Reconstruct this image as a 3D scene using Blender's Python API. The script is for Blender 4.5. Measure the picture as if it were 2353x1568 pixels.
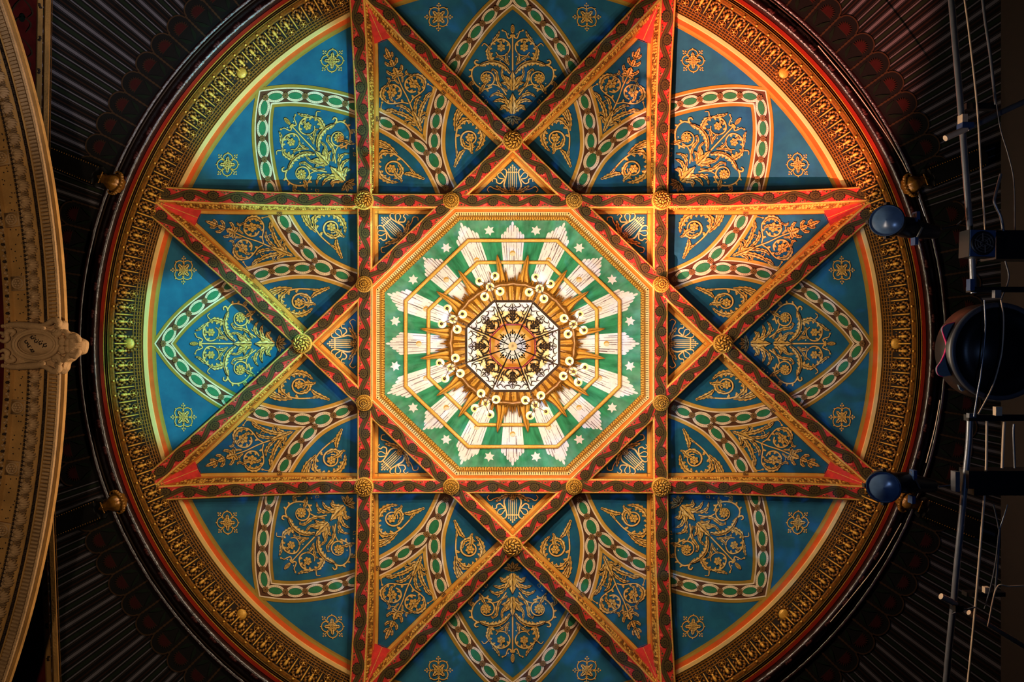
import bpy, math, random
from mathutils import Vector, geometry
random.seed(7)
PI = math.pi
for o in list(bpy.data.objects): bpy.data.objects.remove(o)
SC = bpy.context.scene
COL = SC.collection
F = 1500.0          # focal length in pixels of a 2353 px wide frame
# ------------------------------------------------------------------ camera, world, exposure, lights
cam = bpy.data.cameras.new('camera'); camo = bpy.data.objects.new('camera', cam); COL.objects.link(camo)
cam.sensor_width = 36.0; cam.lens = F / 2353 * 36
cam.shift_x = -1.5 / 2353; cam.shift_y = 6 / 2353
camo.location = (0, 0, 0); camo.rotation_euler = (PI, 0, 0); cam.clip_end = 200; cam.clip_start = 0.05
SC.camera = camo
w = bpy.data.worlds.new('world'); SC.world = w; w.use_nodes = True
w.node_tree.nodes['Background'].inputs[0].default_value = (0.02, 0.03, 0.06, 1)
w.node_tree.nodes['Background'].inputs[1].default_value = 0.06
SC.view_settings.view_transform = 'Standard'; SC.view_settings.look = 'None'
SC.view_settings.exposure = 0.0; SC.view_settings.gamma = 1.0

def aim(o, t):
    d = Vector(t) - o.location
    o.rotation_euler = d.to_track_quat('-Z', 'Y').to_euler()
def spot(name, loc, target, col, power, deg, blend=0.3, rad=0.1):
    l = bpy.data.lights.new(name, 'SPOT'); l.energy = power; l.color = col; l.spot_size = math.radians(deg)
    l.spot_blend = blend; l.shadow_soft_size = rad
    o = bpy.data.objects.new(name, l); COL.objects.link(o); o.location = loc; aim(o, target); return o
def point(name, loc, col, power, rad=0.1):
    l = bpy.data.lights.new(name, 'POINT'); l.energy = power; l.color = col; l.shadow_soft_size = rad
    o = bpy.data.objects.new(name, l); COL.objects.link(o); o.location = loc; return o
WARM = (1.0, 0.79, 0.55)
CZ = 11.5          # height of the chandelier's candle ring
for k in range(8):
    a = math.radians(22.5 + 45 * k); r = 150 * CZ / F
    point('candle_light', (1.037 * r * math.cos(a), r * math.sin(a) + 0.03, CZ - 0.42), WARM, 250, 0.06)
spot('warm_fill_light', (0.0, 0.0, 3.0), (0, 0, 15), (1.0, 0.62, 0.32), 520, 80, 0.10, 0.3)  # added warm fill from below, no such lamp is seen
spot('green_stage_light', (3.0, 6.5, 6.0), (-4.9, -4.8, 14.5), (0.0, 0.85, 1.0), 11500, 16, 0.4, 0.05)
spot('green_stage_light', (4.5, -4.5, 6.0), (-6.8, 0.1, 14.4), (0.0, 0.85, 1.0), 11500, 15, 0.4, 0.05)
spot('orange_stage_light', (-2.0, 8.0, 6.0), (5.2, -4.9, 14.4), (1.0, 0.33, 0.24), 40000, 21, 0.35, 0.05)
spot('red_stage_light', (-6.0, -7.0, 8.0), (6.0, 6.2, 14.2), (1.0, 0.05, 0.12), 500, 40, 0.5, 0.05)
bl_ = spot('blue_stage_light', (-1.0, 0.5, 4.0), (0.2, 0.1, 14.5), (0.02, 0.36, 1.0), 2200, 76, 0.15, 0.02)
bl_.data.use_nodes = True; nt = bl_.data.node_tree; em = nt.nodes['Emission']       # rippled glass gobo
g_ = nt.nodes.new('ShaderNodeNewGeometry') if False else nt.nodes.new('ShaderNodeTexCoord'); no = nt.nodes.new('ShaderNodeTexNoise')
no.inputs['Scale'].default_value = 16; no.inputs['Detail'].default_value = 3; no.inputs['Distortion'].default_value = 1.5; nt.links.new(g_.outputs['Normal'], no.inputs['Vector'])
rp = nt.nodes.new('ShaderNodeValToRGB'); rp.color_ramp.elements[0].position = .50; rp.color_ramp.elements[1].position = .68
rp.color_ramp.elements[0].color = (.05, .05, .05, 1); nt.links.new(no.outputs['Fac'], rp.inputs['Fac']); nt.links.new(rp.outputs['Color'], em.inputs['Strength'])
spot('arch_light', (-2.5, 0.0, 1.5), (-7.2, 0.0, 9.8), (1.0, 0.78, 0.55), 900, 100, 0.6, 0.1)
spot('side_light', (2.0, 3.0, 2.0), (-7.8, -7.4, 13.2), (0.75, 0.8, 1.0), 5500, 26, 0.9, 0.2)
spot('side_light', (-2.0, 2.0, 2.0), (9.6, -5.2, 13.0), (1.0, 0.85, 0.75), 420, 30, 0.9, 0.2)
spot('rig_light', (4.2, 0.5, 3.0), (6.4, 0.0, 9.0), (0.3, 0.5, 1.0), 120, 70, 0.6, 0.1)

# ------------------------------------------------------------------ materials
def mat(name, col, rough=0.6, metal=0.0, var=0.15, scale=6.0, emis=None, es=0.0, bump=0.0, col2=None, spec=0.3, bscale=None):
    m = bpy.data.materials.new(name); m.use_nodes = True; nt = m.node_tree; b = nt.nodes['Principled BSDF']
    b.inputs['Roughness'].default_value = rough; b.inputs['Metallic'].default_value = metal
    b.inputs['Specular IOR Level'].default_value = spec
    tc = nt.nodes.new('ShaderNodeTexCoord'); no = nt.nodes.new('ShaderNodeTexNoise')
    no.inputs['Scale'].default_value = scale; no.inputs['Detail'].default_value = 6; no.inputs['Roughness'].default_value = 0.6
    nt.links.new(tc.outputs['Object'], no.inputs['Vector'])
    rp = nt.nodes.new('ShaderNodeValToRGB'); rp.color_ramp.elements[0].position = 0.3; rp.color_ramp.elements[1].position = 0.7
    c2 = col2 if col2 else tuple(c * (1 - var) for c in col); c1 = col if col2 else tuple(min(1, c * (1 + var)) for c in col)
    rp.color_ramp.elements[0].color = (*c2, 1); rp.color_ramp.elements[1].color = (*c1, 1)
    nt.links.new(no.outputs['Fac'], rp.inputs['Fac']); nt.links.new(rp.outputs['Color'], b.inputs['Base Color'])
    if emis:
        b.inputs['Emission Color'].default_value = (*emis, 1); b.inputs['Emission Strength'].default_value = es
    if bump:
        n2 = nt.nodes.new('ShaderNodeTexNoise'); n2.inputs['Scale'].default_value = bscale or scale * 4; n2.inputs['Detail'].default_value = 4
        nt.links.new(tc.outputs['Object'], n2.inputs['Vector'])
        bp = nt.nodes.new('ShaderNodeBump'); bp.inputs['Strength'].default_value = bump; bp.inputs['Distance'].default_value = 0.02
        nt.links.new(n2.outputs['Fac'], bp.inputs['Height']); nt.links.new(bp.outputs['Normal'], b.inputs['Normal'])
    return m
M = {}
M['blue'] = mat('blue_paint', (0.011, 0.135, 0.225), 0.7, var=0.3, scale=2.0, col2=(0.005, 0.075, 0.155))
M['gold'] = mat('gold_paint', (0.84, 0.50, 0.10), 0.55, var=0.2, scale=30, col2=(0.55, 0.29, 0.05))
M['goldl'] = mat('pale_gold_paint', (0.95, 0.68, 0.28), 0.55, scale=20)
M['dark'] = mat('dark_outline_paint', (0.045, 0.022, 0.008), 0.7)
M['ochre'] = mat('ochre_paint', (0.62, 0.34, 0.05), 0.6, scale=3)
M['cream'] = mat('cream_paint', (0.86, 0.66, 0.42), 0.6, scale=8)
M['green'] = mat('green_paint', (0.03, 0.22, 0.08), 0.6, scale=14, col2=(0.02, 0.15, 0.06))
M['brown'] = mat('brown_paint_and_shade', (0.10, 0.035, 0.012), 0.7)  # also colours the deepest shade in the boss hollows
M['rose'] = mat('brown_rosette_paint', (0.26, 0.13, 0.035), 0.7, scale=40)
M['red'] = mat('red_paint', (0.56, 0.032, 0.024), 0.5, var=0.3, scale=6)
M['redl'] = mat('coral_paint', (0.80, 0.12, 0.08), 0.5, var=0.2, scale=20)
M['vine'] = mat('vine_paint', (0.082, 0.050, 0.010), 0.7, var=0.3, scale=60)
M['vined'] = mat('dark_vine_paint', (0.020, 0.012, 0.004), 0.7)
M['orange'] = mat('orange_paint', (0.80, 0.22, 0.02), 0.4, var=0.12, scale=3, spec=0.5)
M['side'] = mat('orange_gilt', (0.72, 0.26, 0.035), 0.35, metal=0.15, var=0.15, scale=3, spec=0.5)
M['gilt'] = mat('gilding', (0.78, 0.42, 0.06), 0.3, metal=0.2, var=0.25, scale=25, spec=0.6, bump=0.4)
M['giltd'] = mat('old_gilding_and_shade', (0.27, 0.115, 0.016), 0.26, metal=0.3, var=0.3, scale=14, spec=0.6, bump=0.3)  # dull gilding, also painted shade on bosses, flames and flutes
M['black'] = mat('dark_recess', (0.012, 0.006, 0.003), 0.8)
M['ringcream'] = mat('cream_ring_paint', (0.92, 0.62, 0.22), 0.6, var=0.06, scale=2)
M['ringorange'] = mat('orange_ring_paint', (0.66, 0.10, 0.008), 0.6, var=0.15, scale=3)
M['ringred'] = mat('red_ring_paint', (0.36, 0.022, 0.008), 0.5, var=0.1)
M['olive'] = mat('olive_paint', (0.34, 0.20, 0.02), 0.6, var=0.12, scale=4)
M['white'] = mat('white_ray_paint', (0.90, 0.87, 0.86), 0.6, var=0.08, scale=18)
M['grey'] = mat('grey_line_paint', (0.20, 0.12, 0.13), 0.7)
M['iron'] = mat('iron', (0.004, 0.002, 0.001), 0.8, metal=0.0, var=0.3, spec=0.02)
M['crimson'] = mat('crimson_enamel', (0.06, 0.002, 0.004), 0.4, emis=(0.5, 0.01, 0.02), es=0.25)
M['globe'] = mat('glowing_globe_glass', (0.06, 0.05, 0.035), 0.3, emis=(1.0, 0.84, 0.50), es=0.80, spec=0.1)
M['bulb'] = mat('yellow_bulb', (0.06, 0.04, 0.01), 0.5, emis=(1.0, 0.58, 0.08), es=0.85, spec=0.1)
M['torus'] = mat('dark_glossy_moulding', (0.012, 0.003, 0.003), 0.25, var=0.5, scale=5, bump=0.5, spec=0.5)
M['stone'] = mat('carved_stone', (0.40, 0.23, 0.10), 0.7, var=0.2, scale=3, bump=0.4, bscale=40)
M['stoneg'] = mat('ochre_stone', (0.42, 0.21, 0.055), 0.7, var=0.25, scale=2, bump=0.3, bscale=30)
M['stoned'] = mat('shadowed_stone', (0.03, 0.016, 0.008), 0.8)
M['steel'] = mat('rigging_steel', (0.16, 0.17, 0.2), 0.35, metal=0.6, spec=0.5)
M['tan'] = mat('tan_tube', (0.45, 0.33, 0.24), 0.5)
M['blackmetal'] = mat('black_painted_metal', (0.004, 0.004, 0.006), 0.4, spec=0.4)
M['cable'] = mat('black_cable', (0.05, 0.05, 0.06), 0.4, spec=0.5)
M['lens'] = mat('blue_lens_glass', (0.06, 0.11, 0.20), 0.25, var=0.4, scale=3, spec=0.9)
M['bluepl'] = mat('blue_plastic', (0.015, 0.04, 0.11), 0.4)
M['gel'] = mat('grey_gel_film', (0.10, 0.13, 0.16), 0.4)
M['pink'] = mat('pink_gel_edge', (0.6, 0.01, 0.12), 0.4)
M['palm'] = mat('palmette_ground', (0.004, 0.003, 0.002), 0.7)
M['palmg'] = mat('palmette_outline', (0.045, 0.022, 0.009), 0.6)
M['palmr'] = mat('palmette_red', (0.035, 0.004, 0.003), 0.6)
M['palmgr'] = mat('palmette_green', (0.005, 0.010, 0.004), 0.6)
M['wallred'] = mat('red_scrolled_wall', (0.13, 0.012, 0.008), 0.5, col2=(0.05, 0.004, 0.003), scale=3)

def nodes(m): return m.node_tree, m.node_tree.nodes['Principled BSDF']
def polar_coords(nt):
    tc = nt.nodes.new('ShaderNodeTexCoord'); sp = nt.nodes.new('ShaderNodeSeparateXYZ'); nt.links.new(tc.outputs['Object'], sp.inputs[0])
    at = nt.nodes.new('ShaderNodeMath'); at.operation = 'ARCTAN2'; nt.links.new(sp.outputs['Y'], at.inputs[0]); nt.links.new(sp.outputs['X'], at.inputs[1])
    le = nt.nodes.new('ShaderNodeVectorMath'); le.operation = 'LENGTH'
    cb = nt.nodes.new('ShaderNodeCombineXYZ'); nt.links.new(sp.outputs['X'], cb.inputs[0]); nt.links.new(sp.outputs['Y'], cb.inputs[1])
    nt.links.new(cb.outputs[0], le.inputs[0]); return tc, at.outputs[0], le.outputs['Value']
def mth(nt, op, a, b=None):
    n = nt.nodes.new('ShaderNodeMath'); n.operation = op
    for i, x in enumerate((a, b)):
        if x is None: continue
        if isinstance(x, (int, float)): n.inputs[i].default_value = x
        else: nt.links.new(x, n.inputs[i])
    return n.outputs[0]
# green ground of the octagon: brushed radially, chalky towards its rim
m = mat('brushed_green_paint', (0.02, 0.35, 0.15), 0.6); M['octgreen'] = m
nt, b = nodes(m); tc, ang, rad = polar_coords(nt)
cb = nt.nodes.new('ShaderNodeCombineXYZ'); nt.links.new(mth(nt, 'MULTIPLY', ang, 14.0), cb.inputs[0]); nt.links.new(mth(nt, 'MULTIPLY', rad, 1.2), cb.inputs[1])
no = nt.nodes.new('ShaderNodeTexNoise'); no.inputs['Scale'].default_value = 1.6; no.inputs['Detail'].default_value = 5; nt.links.new(cb.outputs[0], no.inputs['Vector'])
n2 = nt.nodes.new('ShaderNodeTexNoise'); n2.inputs['Scale'].default_value = 3.5; n2.inputs['Detail'].default_value = 6; nt.links.new(tc.outputs['Object'], n2.inputs['Vector'])
fac = mth(nt, 'ADD', mth(nt, 'MULTIPLY', mth(nt, 'SUBTRACT', rad, 2.0), 0.5), mth(nt, 'MULTIPLY', n2.outputs['Fac'], 1.1))
fac = mth(nt, 'SUBTRACT', fac, 0.72)
rp = nt.nodes.new('ShaderNodeValToRGB'); e = rp.color_ramp.elements
e[0].position = 0.35; e[0].color = (0.008, 0.16, 0.06, 1); e[1].position = 0.65; e[1].color = (0.03, 0.34, 0.15, 1)
nt.links.new(no.outputs['Fac'], rp.inputs['Fac'])
mx = nt.nodes.new('ShaderNodeMixRGB'); mx.inputs[2].default_value = (0.22, 0.48, 0.38, 1); nt.links.new(rp.outputs['Color'], mx.inputs[1])
cl = nt.nodes.new('ShaderNodeClamp'); nt.links.new(fac, cl.inputs[0]); nt.links.new(cl.outputs[0], mx.inputs[0])
nt.links.new(mx.outputs[0], b.inputs['Base Color'])
# outer ceiling: radiating painted stripes, 120 repeats round the dome
m = mat('striped_paint', (0.1, 0.1, 0.1), 0.65); M['stripe'] = m
nt, b = nodes(m); tc, ang, rad = polar_coords(nt)
fr = mth(nt, 'FRACT', mth(nt, 'ADD', mth(nt, 'MULTIPLY', ang, 120 / (2 * PI)), 200.5))
rp = nt.nodes.new('ShaderNodeValToRGB'); rp.color_ramp.interpolation = 'CONSTANT'; cr = rp.color_ramp
W_ = (0.30, 0.26, 0.28); D_ = (0.008, 0.006, 0.005)
st = [(0, D_), (0.05, (0.10, 0.06, 0.04)), (0.07, D_), (0.10, W_), (0.145, D_), (0.19, (0.02, 0.035, 0.012)), (0.31, D_), (0.36, W_), (0.405, D_), (0.50, (0.06, 0.02, 0.008)), (0.54, D_),
      (0.62, (0.14, 0.11, 0.12)), (0.635, D_), (0.66, W_), (0.76, D_), (0.785, (0.14, 0.11, 0.12)), (0.80, D_), (0.88, (0.06, 0.02, 0.008)), (0.93, D_)]
cr.elements[0].position = 0; st = [(p, tuple(c * .40 for c in cc)) for p, cc in st]; cr.elements[0].color = (*st[0][1], 1); cr.elements[1].position = st[1][0]; cr.elements[1].color = (*st[1][1], 1)
for p, c in st[2:]:
    x = cr.elements.new(p); x.color = (*c, 1)
nt.links.new(fr, rp.inputs['Fac']); nt.links.new(rp.outputs['Color'], b.inputs['Base Color'])
# opal glass of the chandelier: lit from inside, amber towards the middle
def opal(name, c1, c2, es):
    m = mat(name, c1, 0.25, scale=5); nt, b = nodes(m)
    tc = nt.nodes.new('ShaderNodeTexCoord'); no = nt.nodes.new('ShaderNodeTexNoise'); no.inputs['Scale'].default_value = 4.5; no.inputs['Detail'].default_value = 1
    nt.links.new(tc.outputs['Object'], no.inputs['Vector'])
    rp = nt.nodes.new('ShaderNodeValToRGB'); rp.color_ramp.elements[0].position = 0.42; rp.color_ramp.elements[1].position = 0.58
    rp.color_ramp.elements[0].color = (*c1, 1); rp.color_ramp.elements[1].color = (*c2, 1)
    nt.links.new(no.outputs['Fac'], rp.inputs['Fac']); nt.links.new(rp.outputs['Color'], b.inputs['Emission Color']); b.inputs['Emission Strength'].default_value = es
    b.inputs['Base Color'].default_value = (.05, .04, .03, 1); b.inputs['Specular IOR Level'].default_value = .1; [nt.links.remove(l) for l in list(b.inputs['Base Color'].links)]; return m
M['opal'] = opal('white_opal_glass', (0.62, 0.58, 0.62), (0.95, 0.82, 0.60), 0.85)
M['amber'] = opal('amber_opal_glass', (0.90, 0.38, 0.04), (0.95, 0.55, 0.12), 0.85)
M['amber2'] = opal('deep_amber_glass', (0.85, 0.22, 0.01), (0.95, 0.42, 0.03), 0.8)

# ------------------------------------------------------------------ mesh helpers
class MB:
    def __init__(s): s.v = []; s.f = []; s.fm = []; s.mats = []
    def mi(s, m):
        if m not in s.mats: s.mats.append(m)
        return s.mats.index(m)
    def add(s, vs, fs, m):
        o = len(s.v); k = s.mi(m); s.v.extend(vs)
        for f in fs: s.f.append(tuple(i + o for i in f)); s.fm.append(k)
    def grid(s, rows, m, close=False):
        n = len(rows[0]); vs = [p for r in rows for p in r]; fs = []
        for i in range(len(rows) - 1):
            for j in range(n - 1 + (1 if close else 0)):
                a = i * n + j; b_ = i * n + (j + 1) % n; fs.append((a, b_, b_ + n, a + n))
        s.add(vs, fs, m)
    def box(s, c, sx, sy, sz, m, rot=0, taper=1.0):
        ca, sa = math.cos(rot), math.sin(rot); vs = []
        for z in (-1, 1):
            t = taper if z < 0 else 1
            for x, y in ((-1, -1), (1, -1), (1, 1), (-1, 1)):
                X, Y = x * sx / 2 * t, y * sy / 2 * t; vs.append((c[0] + X * ca - Y * sa, c[1] + X * sa + Y * ca, c[2] + z * sz / 2))
        s.add(vs, [(0, 1, 2, 3), (4, 7, 6, 5), (0, 4, 5, 1), (1, 5, 6, 2), (2, 6, 7, 3), (3, 7, 4, 0)], m)
    def tube(s, pts, r, m, n=8, cap=True):
        pts = [Vector(p) for p in pts]; rows = []
        up = Vector((0, 0, 1))
        for i, p in enumerate(pts):
            d = (pts[min(i + 1, len(pts) - 1)] - pts[max(i - 1, 0)]).normalized()
            u = d.cross(up)
            if u.length < 1e-3: u = d.cross(Vector((1, 0, 0)))
            u.normalize(); v = d.cross(u); rr = r[i] if isinstance(r, (list, tuple)) else r
            rows.append([tuple(p + u * rr * math.cos(2 * PI * k / n) + v * rr * math.sin(2 * PI * k / n)) for k in range(n)])
        s.grid(rows, m, True)
        if cap:
            s.add(rows[0], [tuple(range(n))], m); s.add(rows[-1], [tuple(range(n))], m)
    def ball(s, c, rx, ry, rz, m, n=8, k=5, rot=0, tilt=None):
        rows = []; ca, sa = math.cos(rot), math.sin(rot)
        for i in range(k + 1):
            ph = PI * i / k; row = []
            for j in range(n):
                th = 2 * PI * j / n
                X, Y, Z = rx * math.sin(ph) * math.cos(th), ry * math.sin(ph) * math.sin(th), rz * math.cos(ph)
                row.append((c[0] + X * ca - Y * sa, c[1] + X * sa + Y * ca, c[2] + Z))
            rows.append(row)
        s.grid(rows, m, True)
    def lathe(s, prof, m, n=32, c=(0, 0, 0), axis='z', sx=1.0, lobes=0, amp=0.0):
        rows = []
        for (r, z) in prof:
            rows.append([(c[0] + sx * r * (1 + amp * math.cos(lobes * 2 * PI * j / n)) * math.cos(2 * PI * j / n), c[1] + r * (1 + amp * math.cos(lobes * 2 * PI * j / n)) * math.sin(2 * PI * j / n), c[2] + z) for j in range(n)])
        s.grid(rows, m, True)
    def build(s, name, parent=None, smooth=False, origin=None):
        me = bpy.data.meshes.new(name)
        vs = s.v
        if origin: vs = [(x - origin[0], y - origin[1], z - origin[2]) for x, y, z in vs]
        me.from_pydata(vs, [], s.f)
        for m_ in s.mats: me.materials.append(M[m_])
        me.polygons.foreach_set('material_index', s.fm)
        if smooth: me.polygons.foreach_set('use_smooth', [True] * len(s.f))
        me.update(); o = bpy.data.objects.new(name, me); COL.objects.link(o)
        if origin and not parent: o.location = origin
        if parent: o.parent = parent
        return o
def tag(o, label, cat=None, group=None):
    o['label'] = label
    if cat: o['category'] = cat
    if group: o['group'] = group
    return o
def empty(name, label, cat, loc=(0, 0, 0), group=None):
    o = bpy.data.objects.new(name, None); o.empty_display_size = 0.2; COL.objects.link(o); o.location = loc
    return tag(o, label, cat, group)
def struct(o): o['kind'] = 'structure'; return o
def P(px, py, z):            # a photograph position, pushed out to height z
    return ((px - 1178) * z / F, (py - 790) * z / F, z)

def catmull(pts, n=8):
    if len(pts) < 3:
        return [(pts[0][0] + (pts[-1][0] - pts[0][0]) * i / n, pts[0][1] + (pts[-1][1] - pts[0][1]) * i / n) for i in range(n + 1)]
    out = []; q = [tuple(2 * a - b for a, b in zip(pts[0], pts[1]))] + list(pts) + [tuple(2 * a - b for a, b in zip(pts[-1], pts[-2]))]
    for i in range(1, len(q) - 2):
        p0, p1, p2, p3 = q[i - 1:i + 3]
        for j in range(n):
            t = j / n
            out.append(tuple(0.5 * (2 * b + (c - a) * t + (2 * a - 5 * b + 4 * c - d) * t * t + (-a + 3 * b - 3 * c + d) * t ** 3) for a, b, c, d in zip(p0, p1, p2, p3)))
    out.append(tuple(pts[-1])); return out
def offset(pts, i, w):
    a = pts[max(i - 1, 0)]; b = pts[min(i + 1, len(pts) - 1)]; dx, dy = b[0] - a[0], b[1] - a[1]; l = math.hypot(dx, dy) or 1
    return (pts[i][0] - dy / l * w, pts[i][1] + dx / l * w)
def path(p, ang, L, k0, k1, n=20):
    out = [p]; x, y = p; h = ang
    for i in range(n):
        t = (i + .5) / n; h += (k0 + (k1 - k0) * t) * L / n; x += math.cos(h) * L / n; y += math.sin(h) * L / n; out.append((x, y))
    return out

class Paint(MB):
    """shapes painted on a surface: pos maps drawing coordinates and a layer to a 3-D point"""
    def __init__(s, pos): super().__init__(); s.pos = pos; s.mir = [1]
    def strip(s, L, R, m, ly):
        for g in s.mir:
            rows = [[s.pos(a[0], g * a[1], ly), s.pos(b[0], g * b[1], ly)] for a, b in zip(L, R)]; s.grid(rows, m)
    def ribbon(s, pts, w, m, ly, w2=None):
        n = len(pts); wf = w if callable(w) else (lambda t: w); wg = w2 if callable(w2) else (wf if w2 is None else (lambda t: w2))
        L = [offset(pts, i, wf(i / (n - 1))) for i in range(n)]; R = [offset(pts, i, -wg(i / (n - 1))) for i in range(n)]; s.strip(L, R, m, ly)
    def band(s, pts, o0, o1, m, ly):
        s.strip([offset(pts, i, o0) for i in range(len(pts))], [offset(pts, i, o1) for i in range(len(pts))], m, ly)
    def poly(s, pts, m, ly):
        tr = geometry.tessellate_polygon([[Vector((p[0], p[1], 0)) for p in pts]])
        for g in s.mir: s.add([s.pos(p[0], g * p[1], ly) for p in pts], [tuple(t) for t in tr], m)
    def ell(s, c, rx, ry, m, ly, rot=0, n=16, mod=0, amp=0):
        ca, sa = math.cos(rot), math.sin(rot); pts = []
        for i in range(n):
            t = 2 * PI * i / n; q = 1 + amp * math.cos(mod * t); x, y = rx * q * math.cos(t), ry * q * math.sin(t)
            pts.append((c[0] + x * ca - y * sa, c[1] + x * sa + y * ca))
        for g in s.mir:
            s.add([s.pos(c[0], g * c[1], ly)] + [s.pos(p[0], g * p[1], ly) for p in pts], [(0, i + 1, (i + 1) % n + 1) for i in range(n)], m)
    def ring(s, c, rx, ry, w, m, ly, rot=0, n=24):
        ca, sa = math.cos(rot), math.sin(rot); A = []; B = []
        for i in range(n + 1):
            t = 2 * PI * i / n
            for lst, q in ((A, 0), (B, w)):
                x, y = (rx - q) * math.cos(t), (ry - q) * math.sin(t); lst.append((c[0] + x * ca - y * sa, c[1] + x * sa + y * ca))
        s.strip(A, B, m, ly)
    # ---- ornament vocabulary
    def leaf(s, pts, W, lobes=5, ly=3, side=0, mt='gold', vein=True):
        n = len(pts); W = W * 1.25
        def env(t): return W * (math.sin(PI * min(1, (t * 0.93 + 0.05)) ** 0.8) ** 0.8) if 0 <= t <= 1 else 0
        def wl(t):
            fr = (t * lobes) % 1; return max(0.25, env(t) * (1.0 - 0.55 * fr))
        f1 = wl if side >= 0 else (lambda t: max(0.25, env(t) * 0.35)); f2 = wl if side <= 0 else (lambda t: max(0.25, env(t) * 0.35))
        s.ribbon(pts, lambda t: f1(t) + 0.7, 'dark', ly - 1, lambda t: f2(t) + 0.7)
        s.ribbon(pts, f1, mt, ly, f2)
        s.ribbon(pts, lambda t: f1(t) * .62, 'goldl', ly + .5, lambda t: -f1(t) * .28)
        if vein:
            s.ribbon(pts, lambda t: 0.35 + W * 0.03, 'dark', ly + 1)
            if W > 3.2:
                for i in range(1, lobes):
                    t = i / lobes; k = int(t * (n - 1)); k2 = max(0, k - max(2, n // lobes))
                    for sg, fn in ((1, f1), (-1, f2)):
                        e = offset(pts, k, sg * fn(t - 0.01) * 0.75); s.ribbon([pts[k2], ((pts[k2][0] + e[0]) / 2, (pts[k2][1] + e[1]) / 2), e], 0.3, 'dark', ly + 1)
                        pass
    def stem(s, pts, w0, w1, ly=3, mt='gold'):
        s.ribbon(pts, lambda t: w0 + (w1 - w0) * t + 0.7, 'dark', ly - 1); s.ribbon(pts, lambda t: w0 + (w1 - w0) * t, mt, ly)
        s.ribbon(pts, lambda t: (w0 + (w1 - w0) * t) * 0.3, 'goldl', ly + 1)
    def sprouts(s, pts, n, L, W, sgn=1, t0=0.1, t1=0.85, ly=3):
        for i in range(n):
            t = t0 + (t1 - t0) * i / max(1, n - 1); k = int(t * (len(pts) - 2)); a = pts[k]; b = pts[k + 1]
            h = math.atan2(b[1] - a[1], b[0] - a[0]); g = sgn if n < 3 or sgn in (1, -1) else 1
            if sgn == 0: g = 1 if i % 2 else -1
            s.leaf(path(a, h + g * 0.75, L, -g * 0.3 / L, g * 3.2 / L, 12), W, 3, ly, vein=False)
    def flower(s, c, r, ly=4, n=7, rot=0.0):
        s.ell(c, r * 1.08, r * 1.08, 'dark', ly - 1, rot, 4 * n, n, 0.14)
        s.ell(c, r, r, 'gold', ly, rot, 4 * n, n, 0.16)
        for i in range(n):
            t = rot + 2 * PI * (i + .5) / n; s.ribbon([(c[0] + r * .25 * math.cos(t), c[1] + r * .25 * math.sin(t)), (c[0] + r * .82 * math.cos(t), c[1] + r * .82 * math.sin(t))], 0.35, 'dark', ly + 1)
        s.ell(c, r * .3, r * .3, 'dark', ly + 1, n=10); s.ell(c, r * .2, r * .2, 'goldl', ly + 2, n=8)
    def calyx(s, c, ang, L, W, n=5, ly=4):
        for i in range(n):
            q = (i - (n - 1) / 2) / ((n - 1) / 2); a = ang + q * 0.95; l = L * (1 - 0.25 * abs(q))
            s.leaf(path(c, a - q * 0.35, l, q * 0.2 / l, q * 1.9 / l, 14), W * (1 - .3 * abs(q)), 3, ly + (2 if abs(q) < .3 else 0))
    def spiral(s, c, r, a0, turns, sgn, w, ly=3, rin=0.35):
        pts = []
        n = int(26 * turns)
        for i in range(n + 1):
            t = i / n; rr = r * (1 - (1 - rin) * t); a = a0 + sgn * 2 * PI * turns * t; pts.append((c[0] + rr * math.cos(a), c[1] + rr * math.sin(a)))
        s.stem(pts, w, w * .45, ly); return pts

def frame_axis(ang):
    ca, sa = math.cos(ang), math.sin(ang)
    return lambda a, b: (a * ca - b * sa, a * sa + b * ca)

SX = 1.037
def sm(t): t = max(0, min(1, t)); return t * t
def z_rib(rho): return 14.6 - 0.80 * sm((rho - 3.6) / 4.6)
def z_lun(rho): return z_rib(rho) + 0.42
def z_kite(rho): return z_rib(rho) + 0.40 + 0.55 * max(0, min(1, (rho - 4.2) / 3.2))
def s_var(r): return SX if r < 520 else (1.0 if r > 830 else SX + (1 - SX) * (r - 520) / 310)
LAY = 0.005
def surf(zf, sf, fr):
    def pos(a, b, ly):
        x, y = fr(a, b); r = math.hypot(x, y); z = 15.0
        for _ in range(5): z = zf(r * z / F)
        z -= ly * LAY; k = z / F; return (sf(r) * x * k, y * k, z)
    return pos
def surf_real(zf, fr):
    def pos(a, b, ly):
        x, y = fr(a, b); z = zf(math.hypot(x, y)) - ly * LAY; return (SX * x, y, z)
    return pos

DIR8 = ['right', 'lower right', 'bottom', 'lower left', 'left', 'upper left', 'top', 'upper right']
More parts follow.
